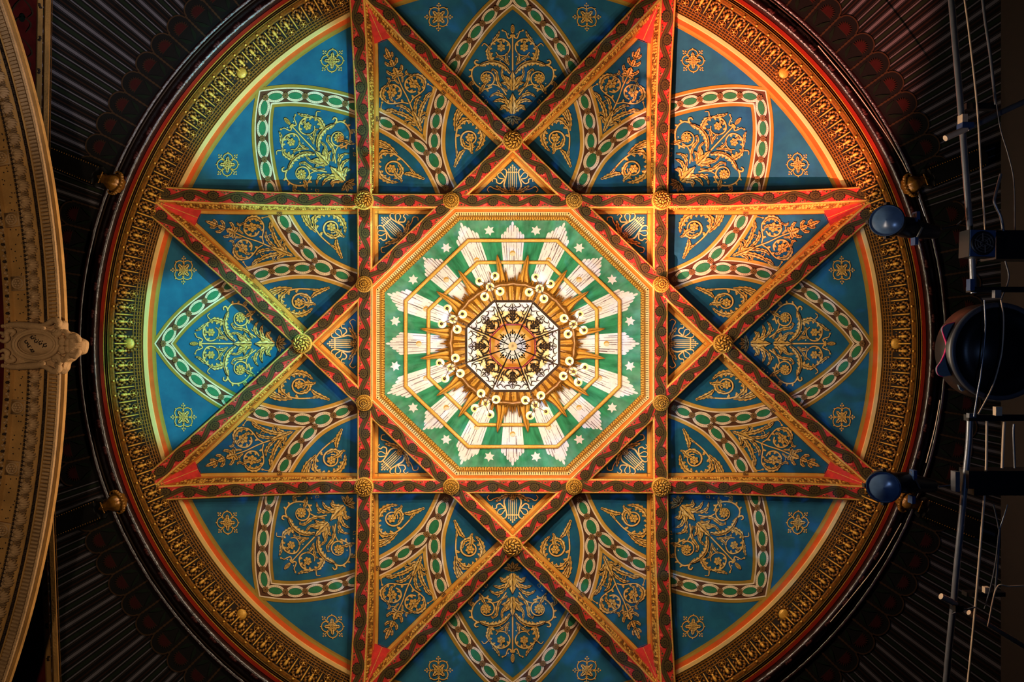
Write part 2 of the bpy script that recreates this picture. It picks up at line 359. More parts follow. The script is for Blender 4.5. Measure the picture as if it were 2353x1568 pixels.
# ------------------------------------------------------------------ outer ceiling, rings and wall
RZ = 13.25
mb = MB(); N = 240
prof = [(1003, 13.25), (1200, 13.15), (1400, 12.95), (1700, 12.6), (2300, 11.8)]
mb.grid([[P(1178 + r * math.cos(2 * PI * j / N), 790 + r * math.sin(2 * PI * j / N), z) for j in range(N)] for r, z in prof], 'stripe', True)
ceil = struct(mb.build('ceiling')); ceil['label'] = 'dark outer ceiling with fine painted stripes radiating from the dome'
pz = lambda a, b, ly: P(1178 + a, 790 + b, 13.25 - 0.1 * max(0, math.hypot(a, b) - 1003) / 197 - ly * 0.006)
pt = Paint(pz)
for k in range(120):
    an = 2 * PI * (k + 0.5) / 120
    if 17.5 < abs((math.degrees(an) + 90) % 180 - 90) < 22.5 and k % 1 == 0 and abs(math.cos(an)) > .9: continue
    fr = frame_axis(an); tr = lambda q: fr(*q)
    out = [tr(q) for q in [(998, -26), (1045, -27)] + [(1062 + 22 * math.cos(t) * 1.0, 27 * math.sin(t)) for t in [-1.5 + 3.0 * i / 12 for i in range(13)]] + [(1045, 27), (998, 26)]]
    pt.poly(out, 'palm', 1)
    pt.ribbon([tr(q) for q in [(1045 + 18, -26)] + [(1062 + 22 * math.cos(t), 25 * math.sin(t)) for t in [-1.5 + 3.0 * i / 12 for i in range(13)]] + [(1063, 26)]], 1.6, 'palmg', 2)
    tul = []
    for i in range(25):
        t = -1.9 + 3.8 * i / 24; rr = 16 * (1 + 0.16 * (-1) ** i); tul.append(tr((1050 + rr * 1.05 * math.cos(t), rr * math.sin(t))))
    pt.poly(tul, 'palmg', 2); tul = []
    for i in range(25):
        t = -1.9 + 3.8 * i / 24; rr = 14.2 * (1 + 0.22 * (-1) ** i); tul.append(tr((1050 + rr * 1.05 * math.cos(t), rr * math.sin(t))))
    pt.poly(tul, 'palmr', 3)
    for g in (-1, 1): pt.ribbon([tr((1008, g * 3)), tr((1020, g * 12)), tr((1038, g * 19))], lambda t: 0.6 + 4 * math.sin(PI * t), 'palmgr', 3)
    bar = frame_axis(an + PI / 120)
    pt.ribbon([bar(995 + i * 2, 0) for i in range(36)], lambda t: 1.3 + 1.1 * abs(math.sin(t * 22)), 'palmg', 3)
struct(tag(pt.build('trim_1'), 'ring of dark palmettes with red tulips painted around the dome'))
# rounded dark mouldings outside the red ring
def ringm(pr, m, n=256, name=None, lob=0):
    mb = MB()
    mb.grid([[P(1178 + r * math.cos(2 * PI * j / n), 790 + r * math.sin(2 * PI * j / n), z) for j in range(n)] for r, z in pr], m, True); return mb
mb = ringm([(950, 13.36)] + [(950 + 36 * i / 12, 13.36 - 0.16 * math.sin(PI * i / 12) ** .7) for i in range(1, 13)], 'torus')
mb.grid([[P(1178 + r * math.cos(2 * PI * j / 256), 790 + r * math.sin(2 * PI * j / 256), z) for j in range(256)] for r, z in [(985, 13.36), (986, 13.26), (989, 13.26), (990, 13.36)]], 'palmg', True)
mb.grid([[P(1178 + r * math.cos(2 * PI * j / 256), 790 + r * math.sin(2 * PI * j / 256), z) for j in range(256)] for r, z in [(989, 13.36), (994, 13.2), (1004, 13.26)]], 'torus', True)
for k in range(96):
    an = 2 * PI * k / 96
    for i in range(3):
        q = an + 0.006 * i; mb.ball(P(1178 + 969 * math.cos(q), 790 + 969 * math.sin(q), 13.2), 0.035, 0.05, 0.02, 'palmr', 6, 4, rot=q + i)
struct(tag(mb.build('trim_2', smooth=True), 'dark glossy round moulding just outside the red ring'))

# ------------------------------------------------------------------ gilded cornice
cor = empty('dome_cornice', 'carved and gilded circular cornice running around the blue dome', 'cornice', (0, 0, 13.4))
def child(mb, name, par, smooth=False):
    o = mb.build(name, None, smooth); o.parent = par; o.matrix_parent_inverse = par.matrix_basis.inverted() if False else o.matrix_parent_inverse
    # keep the world position: vertices are stored relative to the parent's origin
    L = par_world(par)
    if L.length > 0:
        o.data.transform(__import__('mathutils').Matrix.Translation(-L))
    return o
def par_world(o):
    v = Vector((0, 0, 0))
    while o: v += o.location; o = o.parent
    return v
ZT = 14.28
def ringc(pr, m):
    mb = MB(); n = 960; rib_d_ = 3.19
    def inside(x, y):
        x /= 1.037; a = math.atan2(y, x); k_ = round((math.degrees(a) - 22.5) / 45) * 45 + 22.5
        return all(x * math.cos(math.radians(k_ + g)) + y * math.sin(math.radians(k_ + g)) < rib_d_ for g in (67.5, -67.5))
    run = []
    for j in range(n + 1):
        an = 2 * PI * j / n; R = pr[0][0] * ZT / F; ok = not inside(R * math.cos(an), R * math.sin(an))
        if ok: run.append(an)
        if (not ok or j == n) and run:
            if len(run) > 1: mb.grid([[P(1178 + r_ * math.cos(a), 790 + r_ * math.sin(a), z) for a in run] for r_, z in pr], m)
            run = []
    return mb
child(ringc([(823, ZT + .02), (828.5, ZT)], 'olive'), 'olive_line', cor)
mb = ringc([(828.5, ZT), (839, ZT - 0.03)], 'ringorange'); child(mb, 'orange_band', cor)
mb = ringc([(838.5, ZT - .02), (841, ZT - .09), (849, ZT - .10), (850.5, ZT - .03), (853, ZT - 0.02)], 'ringcream'); child(mb, 'cream_band', cor)
WZ = lambda r: ZT - 0.04 - (r - 852) / 76 * 0.86       # height on the frieze wall for an image radius
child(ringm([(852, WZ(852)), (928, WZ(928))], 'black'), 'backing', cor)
def CP(r, an, lift=0.0):
    z = WZ(r) - lift; k = z / F; rr = (r) * k - lift * 0.3; return (rr * math.cos(an), rr * math.sin(an), z)
lat = MB(); rods = MB(); leaves = MB(); rnd = MB(); NU = 168
def arc_tube(mb, r, a0, a1, rad, m, n=4, lift=0.03, k=6):
    mb.tube([CP(r, a0 + (a1 - a0) * i / n, lift) for i in range(n + 1)], rad, m, k, False)
for r, rd in ((854, .018), (860, .014), (866, .012), (873, .012)):
    mb_pts = [CP(r, 2 * PI * i / 336, 0.02) for i in range(337)]; lat.tube(mb_pts, rd, 'giltd', 5, False)
for k in range(NU):
    a0 = 2 * PI * k / NU; da = 2 * PI / NU
    for q in (0, .25, .5, .75):
        lat.tube([CP(853, a0 + q * da, .02), CP(874 if q else 892, a0 + q * da, .02)], 0.010, 'giltd', 5, False)
    for q in (.25, .75): lat.ball(CP(883, a0 + q * da * .4 + da * .05, 0.02), .02, .02, .02, 'giltd', 5, 4)
    rods.tube([CP(878, a0, .07), CP(900, a0, .08), CP(917, a0, .07)], [.010, .018, .012], 'gilt', 6)
    # roundel with a little flower
    c = a0 + da * .5
    if not (min(abs((k + .5) * 360 / NU - 45 * j) for j in range(9)) < 1.5):
        pts = [CP(880 + 8.5 * math.cos(t), c + 0.0100 * math.sin(t), 0.05) for t in [2 * PI * i / 14 for i in range(15)]]
        rnd.tube(pts, 0.013, 'giltd', 5, False); rnd.ball(CP(880, c, .06), .03, .03, .03, 'gilt', 6, 4)
        for t in range(5): rnd.ball(CP(880 + 4.8 * math.cos(t * 1.257), c + .0058 * math.sin(t * 1.257), .05), .024, .024, .02, 'giltd', 6, 4)
    # scalloped acanthus crest
    for rr, dd, sz in ((893, -.30, .030), (893, .30, .030), (899, -.2, .036), (899, .2, .036), (905, -.33, .032), (905, .33, .032), (911, -.27, .036), (911, .27, .036), (916, -.12, .036), (916, .12, .036), (902, 0, .05), (894, 0, .035)):
        leaves.ball(CP(rr, c + dd * da, .05 + (.05 if dd == 0 else 0)), sz * 1.25, sz * .8, sz, 'gilt' if dd == 0 else 'giltd', 6, 4, rot=c + dd * 2)
    leaves.tube([CP(909 + 8 * math.cos(t), c + .3 * da * math.sin(t), .07) for t in [-1.7 + 3.4 * i / 8 for i in range(9)]], .012, 'giltd', 5, False)
    leaves.ball(CP(907, c, .13), .055, .035, .035, 'gilt', 8, 5, rot=c)
    leaves.ball(CP(923, c, .06), .022, .03, .022, 'gilt', 6, 4, rot=c)
    lat.box(CP(923, c, .02), .06, da * 8.2, .05, 'giltd', rot=c)
child(lat, 'lattice', cor); child(rods, 'rod_row', cor, True); child(rnd, 'roundel_row', cor, True); child(leaves, 'acanthus_crest', cor, True)
for k in range(8):
    an = PI / 4 * k; mb = MB(); c = CP(884, an, .09)
    mb.ball(c, .11, .12, .06, 'gilt', 16, 8)
    for i in range(14):
        t = 2 * PI * i / 14; mb.ball((c[0] + .15 * math.cos(t), c[1] + .15 * math.sin(t), c[2] + .03), .035, .035, .03, 'giltd', 6, 4)
    child(mb, 'shield', cor, True)
mb = MB()
for r0, r1, m_ in ((926, 929, 'giltd'), (929.5, 931.5, 'gilt'), (932, 934.5, 'black'), (934.5, 936, 'giltd'), (936.3, 938.6, 'black'), (938.8, 941.5, 'gilt')):
    zz = 13.40; n = 256
    pr = [(r0, zz), (r0 + .3, zz - .045), (r1 - .3, zz - .045), (r1, zz)] if m_ != 'black' else [(r0, zz), (r1, zz)]
    mb.grid([[P(1178 + r * math.cos(2 * PI * j / n), 790 + r * math.sin(2 * PI * j / n), z) for j in range(n)] for r, z in pr], m_, True)
child(mb, 'reeded_moulding', cor)
child(ringm([(941.5, 13.39), (943, 13.34), (950, 13.34), (951, 13.37)], 'ringred'), 'red_ring', cor)

# ------------------------------------------------------------------ jewelled oval bands
def jewel_band(p, nodes_, full, ovals=None, start_rose=True):
    """nodes_: junction rosettes; full: extended centre line"""
    cl_ = catmull(full, 8)
    p.band(cl_, -25, -18.5, 'olive' if p.olive else 'ochre', 2); p.band(cl_, 25, 18.5, 'olive' if p.olive else 'ochre', 2)
    p.band(cl_, -25, 25, 'dark', 1)
    p.band(cl_, -18.2, 18.2, 'cream', 3); p.band(cl_, -15.2, 15.2, 'brown', 4)
def ovals(p, a, b, hw=13.6):
    c = ((a[0] + b[0]) / 2, (a[1] + b[1]) / 2); L = math.hypot(b[0] - a[0], b[1] - a[1]); rot = math.atan2(b[1] - a[1], b[0] - a[0]); hl = L / 2 - 1.0
    p.ell(c, hl + .8, hw + .8, 'dark', 5, rot, 28); p.ell(c, hl, hw, 'cream', 6, rot, 28)
    p.ell(c, hl * .70 + .6, hw * .56 + .6, 'dark', 7, rot, 22); p.ell(c, hl * .70, hw * .56, 'green', 8, rot, 22)
    ca, sa = math.cos(rot), math.sin(rot)
    for i in range(26):
        t = 2 * PI * i / 26; x, y = hl * .85 * math.cos(t), hw * .79 * math.sin(t); p.ell((c[0] + x * ca - y * sa, c[1] + x * sa + y * ca), .62, .62, 'dark', 8, n=5)
def jrose(p, c):
    p.ell(c, 7.2, 7.2, 'dark', 8, 0, 40, 8, .12); p.ell(c, 6.5, 6.5, 'rose', 9, 0, 40, 8, .12)
    for i in range(8):
        t = PI / 4 * i + .39; p.ell((c[0] + 3.9 * math.cos(t), c[1] + 3.9 * math.sin(t)), .9, .9, 'dark', 10, n=6)
    p.ell(c, 1.6, 1.6, 'dark', 10, n=8)

# ------------------------------------------------------------------ arched vault panels (8)
def quatrefoil(p, c):
    for r_, w_, m_, ly in ((12.5, 3.0, 'dark', 2), (12.0, 2.0, 'gold', 3)):
        for i in range(4):
            t = PI / 2 * i + ROT; q = (c[0] + 13.5 * math.cos(t), c[1] + 13.5 * math.sin(t))
            A = []; 
            for j in range(15):
                u = t - 2.05 + 4.1 * j / 14; A.append((q[0] + r_ * math.cos(u), q[1] + r_ * math.sin(u)))
            p.ribbon(A, w_ / 2, m_, ly)
    for i in range(4):
        t = PI / 2 * i + PI / 4 + ROT
        for g in (-.13, 0, .13): p.ell((c[0] + (27 + 4 * (g == 0)) * math.cos(t + g), c[1] + (27 + 4 * (g == 0)) * math.sin(t + g)), 2.0, 1.7, 'gold', 3, t, 8)
        p.ribbon([(c[0] + 17 * math.cos(t), c[1] + 17 * math.sin(t)), (c[0] + 27 * math.cos(t), c[1] + 27 * math.sin(t))], .8, 'gold', 3)
        p.leaf([(c[0] + r_ * math.cos(t), c[1] + r_ * math.sin(t)) for r_ in [3 + 11 * i2 / 8 for i2 in range(9)]], 2.2, 2, 5)
        t += PI / 4
        p.leaf([(c[0] + r_ * math.cos(t), c[1] + r_ * math.sin(t)) for r_ in [3 + 17 * i2 / 12 for i2 in range(13)]], 4.2, 3, 5)
        p.ell((c[0] + 27.5 * math.cos(t), c[1] + 27.5 * math.sin(t)), 1.5, 1.5, 'gold', 3, n=6)
    p.flower(c, 5.0, 7, 8)
ROT = 0.0
def arabesque_lunette(p):
    p.mir = [1]
    for c, L, W in (((583, 0), 44, 7.0), ((529, 0), 46, 8.5)):
        p.calyx(c, 0, L, W, 5, 6)
    for q in (-1, -.5, 0, .5, 1): p.leaf(path((522, 0), PI - q * 1.1, 22, 0, -q * .05, 10), 4.5, 3, 4)
    p.stem([(625 + i * 8, 0) for i in range(11)], 1.6, 1.3, 4)
    p.ell((723, 0), 11, 5, 'dark', 4); p.ell((723, 0), 10.2, 4.3, 'gold', 5)
    for i in range(4):
        for g in (-1, 1): p.ribbon([(715 + 4 * i, g * -3.6), (719 + 4 * i, g * 3.6)], .3, 'dark', 6)
    p.ell((708, 0), 3, 6, 'gold', 5)
    p.mir = [1, -1]
    p.stem(catmull([(706, 2), (702, 9), (709, 13), (717, 16), (719, 23)]), 1.7, .8, 4); p.ell((720, 23), 2.2, 2.2, 'gold', 4)
    # big side plume ending in a curl
    pl = catmull([(622, 5), (636, 16), (645, 30), (648, 48), (644, 66), (638, 76)], 10); p.leaf(pl, 8.0, 9, 6, side=1)
    p.stem(catmull([(640, 60), (640, 76), (645, 85), (651, 83), (650, 77)], 6), 2.4, 1.2, 4)
    s1 = catmull([(642, 74), (634, 88), (620, 92), (604, 88), (590, 76), (585, 62), (590, 46)], 7); p.stem(s1, 1.5, 1.8, 3); p.sprouts(s1, 6, 9, 2.4, -1, .05, .9)
    p.leaf(catmull([(604, 88), (596, 96), (586, 92), (580, 84)], 5), 3.5, 3, 4)
    p.spiral((610, 58), 19, PI * 1.05, 1.0, 1, 1.7, 4, .55); p.flower((610, 59), 10, 6, 9)
    p.leaf(catmull([(600, 60), (590, 66), (580, 70), (572, 78)], 5), 3.8, 4, 5)
    # plumes near the staff
    p.leaf(catmull([(584, 10), (600, 15), (616, 24), (630, 24), (636, 17)], 6), 4.4, 5, 5, side=-1)
    p.leaf(catmull([(580, 12), (592, 28), (606, 34), (622, 36), (630, 44), (624, 50)], 6), 3.6, 5, 4)
    p.stem(catmull([(572, 14), (588, 26), (596, 42), (594, 58)], 6), 1.5, 1.0, 3)
    p.leaf(catmull([(562, 14), (572, 26), (574, 40), (566, 52)], 6), 3.8, 4, 4); p.leaf(catmull([(553, 12), (560, 28), (556, 44)], 6), 3.8, 4, 5)
    p.leaf(catmull([(541, 8), (543, 20), (536, 30)], 6), 3.6, 3, 5)
    p.spiral((577, 34), 6, 0, 1, -1, .8, 3); p.spiral((556, 58), 5, 0, 1, 1, .7, 3)
    p.leaf(catmull([(640, 8), (652, 13), (664, 14), (670, 10)], 6), 2.8, 3, 4); p.leaf(catmull([(644, 12), (654, 22), (660, 34), (656, 40)], 6), 2.8, 3, 4)
    # upper scroll
    u = catmull([(650, 46), (662, 50), (676, 54), (690, 47), (699, 34), (699, 20), (690, 8), (676, 7), (664, 16), (662, 30), (670, 38)], 6)
    p.stem(u, 2.6, .9, 3); p.sprouts(u, 7, 9, 2.6, -1, .02, .6)
    p.leaf(catmull([(648, 50), (660, 54), (674, 56), (688, 50)], 6), 5, 5, 5)
    p.leaf(catmull([(693, 46), (703, 38), (712, 32), (720, 30)], 5), 3.4, 4, 4)
    p.flower((681, 26), 8.5, 6, 6); p.leaf(catmull([(681, 26), (692, 27), (698, 24)], 5), 2.5, 2, 7)
    p.stem(catmull([(684, 56), (690, 64), (684, 70)], 5), 1.3, .8)
    for q in ((660, 8), (650, 28), (640, 44), (598, 74), (568, 66), (700, 44), (712, 10)): p.ell(q, 1.7, 1.2, 'goldl', 3, .6, 7)
rib_d = 3.19
for k in range(8):
    ax = math.radians(45 * k); ROT = 0.0
    p = Paint(surf(z_lun, s_var, frame_axis(ax))); p.olive = True
    # ground: a fan from the boss to the ring
    A = (455, 0); NA = 40; rows = []; FA = 19.8 if k % 4 == 0 else (21.7 if k % 2 == 0 else 20.6)
    for j in range(13):
        s_ = j / 12; row = []
        for i in range(NA + 1):
            t = math.radians(FA * (2 * i / NA - 1)); Q = (824 * math.cos(t), 824 * math.sin(t)); row.append(p.pos(A[0] + (Q[0] - A[0]) * s_, A[1] + (Q[1] - A[1]) * s_, 0))
        rows.append(row)
    p.grid(rows, 'blue')
    p.ribbon([(821 * math.cos(t), 821 * math.sin(t)) for t in [math.radians(FA * (i / 20 - 1)) for i in range(41)]], 2.6, 'olive', 1)
    nd = [(800, 0), (770, 37), (736, 69), (697, 98), (657, 123), (612, 147)]
    full = [(806, -8), (800, 0)]
    p.mir = [1, -1]
    half = catmull(nd, 8)
    # outer and inner edges meet on the axis: mitre by clipping to b >= 0
    def clipb(pts): return [(a, max(b, 0.0)) for a, b in pts]
    for o0, o1, m_, ly in ((-25.5, 25.5, 'dark', 1), (-25, -18.5, 'olive', 2), (25, 18.5, 'olive', 2), (-18.2, 18.2, 'cream', 3), (-15, 15, 'brown', 4)):
        ext = catmull([(826, -36)] + nd, 8)
        L = [offset(ext, i, o0) for i in range(len(ext))]; R = [offset(ext, i, o1) for i in range(len(ext))]
        def clip(Q):       # first point where b >= 0
            for i in range(len(Q) - 1):
                if Q[i][1] <= 0 < Q[i + 1][1]:
                    t = -Q[i][1] / (Q[i + 1][1] - Q[i][1]); return i, (Q[i][0] + t * (Q[i + 1][0] - Q[i][0]), 0.0)
            return 0, Q[0]
        iL, qL = clip(L); iR, qR = clip(R); i0 = max(iL, iR)
        L2 = [qL] + L[iL + 1:]; R2 = [qR] + R[iR + 1:]
        n_ = 40
        def res(Q):
            ln = [0]
            for a, b in zip(Q, Q[1:]): ln.append(ln[-1] + math.dist(a, b))
            out = []; j = 0
            for i in range(n_ + 1):
                d = ln[-1] * i / n_
                while j < len(Q) - 2 and ln[j + 1] < d: j += 1
                t = (d - ln[j]) / max(1e-9, ln[j + 1] - ln[j]); out.append((Q[j][0] + t * (Q[j + 1][0] - Q[j][0]), Q[j][1] + t * (Q[j + 1][1] - Q[j][1])))
            return out
        p.strip(res(L2), res(R2), m_, ly)
    for a, b in zip(nd, nd[1:]): ovals(p, a, b)
    for q in nd[1:]: jrose(p, q)
    p.mir = [1]; jrose(p, nd[0])
    p.mir = [1, -1]; ROT = -ax if k % 2 == 0 else -ax + PI / 4
    ROT = PI / 4
    quatrefoil(p, (751, 169))
    arabesque_lunette(p)
    o = p.build('vault_panel')
    tag(o, {0: 'blue arched vault panel with gold arabesque at the far right, facing the rigging', 1: 'blue arched vault panel with gold arabesque in the lower right quarter',
            2: 'blue arched vault panel with hanging gold arabesque at the bottom edge', 3: 'blue arched vault panel with gold arabesque in the lower left quarter',
            4: 'teal-lit blue arched vault panel at the far left, facing the stone arch', 5: 'teal-lit blue vault panel with pale green oval band, upper left',
            6: 'blue arched vault panel with upright gold arabesque at the top edge', 7: 'purple-blue vault panel in orange light, upper right quarter'}[k], 'painted panel', 'arched vault panels around the dome')

# ------------------------------------------------------------------ star point panels (8)
def arabesque_kite(p):
    p.mir = [1]
    p.calyx((541, 0), 0, 40, 6.5, 5, 6); p.leaf(path((548, 0), PI, 22, 0, 0, 10), 4.5, 3, 5)
    p.stem(catmull([(575, 0), (610, 1), (640, -1), (668, 0)]), 1.5, 1.2, 3)
    for q in (-1, -.6, 0, .6, 1): p.leaf(path((668, 0), q * 1.6 + (0 if q else 0), 20 - 5 * abs(q), 0, q * .12, 12), 4.2 if q else 6.5, 3, 5 + (q == 0))
    p.leaf([(690 + i * 1.5, 0) for i in range(13)], 5, 3, 7)
    p.leaf([(706 + i * 2.6, 0) for i in range(13)], 4.5, 4, 4)
    p.mir = [1, -1]
    p.leaf(catmull([(692, 3), (700, 12), (708, 13)], 6), 3.2, 3, 4); p.leaf(catmull([(708, 0), (716, 8), (724, 9)], 6), 2.6, 3, 4); p.leaf(catmull([(672, 6), (680, 16), (688, 17)], 6), 3.2, 3, 4)
    u = catmull([(598, 2), (606, 14), (610, 30), (617, 44), (632, 49), (648, 42), (654, 27), (648, 12), (634, 6), (621, 12), (618, 24)], 6)
    p.stem(u, 1.3, 1.7, 3); p.sprouts(u, 9, 9, 2.6, -1, .1, .9)
    p.leaf(catmull([(622, 46), (636, 50), (650, 42), (656, 28)], 6), 5, 6, 5)
    p.leaf(catmull([(655, 30), (664, 20), (672, 24)], 5), 2.8, 3, 4)
    p.flower((636, 26), 10, 6, 6); p.leaf(catmull([(636, 26), (648, 24), (654, 18)], 5), 4, 3, 7); p.leaf(catmull([(634, 28), (624, 34), (614, 30)], 5), 3.5, 3, 7)
    p.leaf(catmull([(556, 6), (572, 16), (586, 30), (594, 44)], 6), 4.6, 6, 5); p.leaf(catmull([(586, 30), (598, 42), (604, 56)], 6), 3.8, 4, 4)
    p.stem(catmull([(594, 44), (600, 58), (612, 62), (622, 56)], 6), 1.3, .8, 3); p.ell((623, 55), 2.4, 2.4, 'gold', 3)
    p.leaf(catmull([(572, 4), (588, 10), (600, 20), (604, 32)], 6), 4.0, 5, 4)
    p.leaf(catmull([(560, 10), (566, 20), (560, 26)], 6), 3, 3, 4); p.spiral((590, 22), 5, 0, 1, 1, .7, 3)
    p.spiral((664, 12), 5, 2, 1, 1, .7, 3); p.leaf(catmull([(648, 4), (658, 8), (664, 6)], 5), 2.4, 2, 3)
    # side scroll between the band and the inner ribs
    c = (466, 92)
    s1 = catmull([(436, 50), (462, 56), (492, 68), (512, 86), (514, 104), (500, 118), (480, 122), (460, 118), (446, 104)], 6)
    p.stem(s1, 1.4, 2.0, 3); p.sprouts(s1, 9, 11, 3.0, 1, .25, .95)
    p.leaf(catmull([(508, 80), (516, 98), (506, 116), (486, 124)], 8), 6.0, 7, 5); p.leaf(catmull([(490, 122), (466, 122), (448, 108), (440, 92)], 8), 6.0, 7, 5)
    p.spiral((472, 92), 21, -2.4, 1.1, 1, 2.2, 4, .5); p.leaf(catmull([(478, 76), (462, 74), (452, 84), (452, 100)], 6), 5.0, 5, 5)
    p.flower((474, 94), 9, 7, 6); p.leaf(catmull([(468, 90), (456, 90), (444, 84), (436, 86)], 5), 4.4, 4, 6)
    p.leaf(catmull([(432, 44), (448, 62), (452, 74)], 6), 4.5, 4, 5); p.leaf(catmull([(424, 36), (440, 50), (462, 56)], 6), 4.5, 5, 4)
    q = catmull([(500, 70), (524, 80), (540, 92), (552, 108)], 8); p.leaf(q, 4.5, 6, 4); p.leaf(catmull([(516, 78), (534, 100), (536, 114)], 6), 4.0, 5, 5)
    p.spiral((526, 118), 5, 0, 1, 1, .8, 3)
KNAME = [(0, 'right rim, just below the middle row'), (1, 'bottom edge on the right-hand side'), (2, 'bottom edge on the left-hand side'), (3, 'left rim, just below the middle row'),
         (4, 'left rim, just above the middle row'), (5, 'top edge on the left-hand side'), (6, 'top edge on the right-hand side'), (7, 'right rim, just above the middle row')]
for k in range(8):
    ax = math.radians(22.5 + 45 * k); fr = frame_axis(ax)
    p = Paint(surf(z_kite, lambda r: SX, fr)); p.olive = False
    P0, P1, P2, P3 = (352, 0), None, (815, 0), None
    c45 = math.radians(22.5); mid = 466
    P1 = (mid * math.cos(c45), mid * math.sin(c45)); P3 = (P1[0], -P1[1]); rows = []
    for i in range(19):
        s_ = i / 18; a = (P0[0] + (P1[0] - P0[0]) * s_, P0[1] + (P1[1] - P0[1]) * s_); b = (P3[0] + (P2[0] - P3[0]) * s_, P3[1] + (P2[1] - P3[1]) * s_)
        rows.append([p.pos(a[0] + (b[0] - a[0]) * j / 18, a[1] + (b[1] - a[1]) * j / 18, 0) for j in range(19)])
    p.grid(rows, 'blue')
    # Y-shaped jewelled band
    arm = [(372, -1), (400, 0), (435, 2), (475, 9), (518, 27), (557, 51), (592, 79), (625, 110)]
    stem_ = [(372, 0), (400, 0), (430, 0), (475, 0)]
    ac = catmull(arm, 8); sc_ = catmull(stem_, 6)
    for o0, o1, m_, ly in ((-25.6, 25.6, 'dark', 1), (-25, 25, 'ochre', 2), (-18.2, 18.2, 'cream', 3), (-15.2, 15.2, 'brown', 4)):
        p.mir = [1, -1]; p.band(ac, o0, o1, m_, ly); p.mir = [1]; p.band(sc_, o0, o1, m_, ly)
    p.mir = [1, -1]
    A2 = arm[3:]
    for a, b in zip(A2, A2[1:]): ovals(p, a, b, 13.4)
    for q in A2[1:]: jrose(p, q)
    jrose(p, (478, 8.5))
    p.mir = [1]; ovals(p, (431, 0), (481, 0), 17); ovals(p, (388, 0), (431, 0), 13.6); jrose(p, (430, 0)); jrose(p, (388, 0))
    arabesque_kite(p)
    # ochre borders along the two outer ribs (real plan coordinates)
    pos0 = p.pos; p.pos = surf_real(z_kite, fr); p.mir = [1, -1]; nA = math.radians(67.5); nn = (math.cos(nA), math.sin(nA)); tt = (math.sin(nA), -math.cos(nA))
    L = []; R = []
    for i in range(25):
        t = 2.7 + (7.55 - 2.7) * i / 24
        d0, d1 = 3.07, 2.965
        t1 = min(t, 2.965 / math.tan(c45) - .0)
        L.append((nn[0] * d0 + tt[0] * t, nn[1] * d0 + tt[1] * t)); R.append((nn[0] * d1 + tt[0] * t1, nn[1] * d1 + tt[1] * t1))
    p.strip(L, R, 'ochre', 9); p.strip([(a + (c - a) * .9, b + (d - b) * .9) for (a, b), (c, d) in zip(L, R)], R, 'dark', 10); p.pos = pos0; p.mir = [1]
    o = p.build('star_point_panel')
    tag(o, 'blue kite panel pointing to the ' + KNAME[k][1], 'painted panel', 'kite panels in the star points')

# ------------------------------------------------------------------ lyre panels (8)
for k in range(8):
    ax = math.radians(45 * k); fr = frame_axis(ax)
    p = Paint(surf(lambda r: 14.99, lambda r: SX, fr)); rows = []
    for i in range(9):
        s_ = i / 8; rows.append([p.pos(330 + (470 - 330) * s_, (j / 8 - .5) * 2 * 142 * (1 - s_), 0) for j in range(9)])
    p.grid(rows, 'blue')
    p.mir = [1]
    for i in range(-2, 3):
        top = 409 - abs(i) * 4.5; p.ribbon([(357, i * 4.2), (top, i * 4.2)], .75 if i else 1.1, 'goldl', 3); p.ell((top + 1, i * 4.2), 1.8, 1.9, 'goldl', 3, n=8)
    p.ribbon([(394, -15), (394, 15)], 1.3, 'goldl', 4)
    p.calyx((346, 0), 0, 16, 4, 5, 4)
    p.mir = [1, -1]
    p.stem(catmull([(348, 3), (353, 14), (364, 19), (378, 16), (394, 13), (401, 17), (401, 23), (397, 24)], 6), 2.0, .9, 3, 'goldl')
    p.stem(catmull([(380, 16), (387, 20), (393, 26), (390, 33), (382, 31), (379, 22), (379, 16)], 6), 1.1, 1.0, 3, 'goldl')
    p.stem(catmull([(379, 17), (373, 22), (368, 28), (371, 35), (378, 36), (379, 43), (372, 45)], 6), 1.6, .9, 3, 'goldl')
    p.leaf(catmull([(348, 6), (350, 18), (358, 30), (364, 38)], 8), 4.5, 5, 4); p.stem(catmull([(352, 24), (356, 40), (361, 50), (354, 56), (348, 52)], 6), 1.2, .8, 3)
    p.pos = surf_real(lambda r: 14.99, fr); nA = math.radians(45); c = math.cos(nA)
    for (d0, d1, m_, ly) in ((3.07, 2.965, 'ochre', 2), (2.972, 2.962, 'dark', 3)):
        L = []; R = []
        for i in range(13):
            t = 1.2 + 1.97 * i / 12; L.append((c * d0 + c * min(t, d0), c * d0 - c * min(t, d0))); R.append((c * d1 + c * min(t, d1), c * d1 - c * min(t, d1)))
        p.strip(L, R, m_, ly)
    o = p.build('lyre_panel')
    tag(o, 'small blue triangle with gold lyre, ' + DIR8[k] + ' side of the green octagon', 'painted panel', 'lyre panels around the octagon')

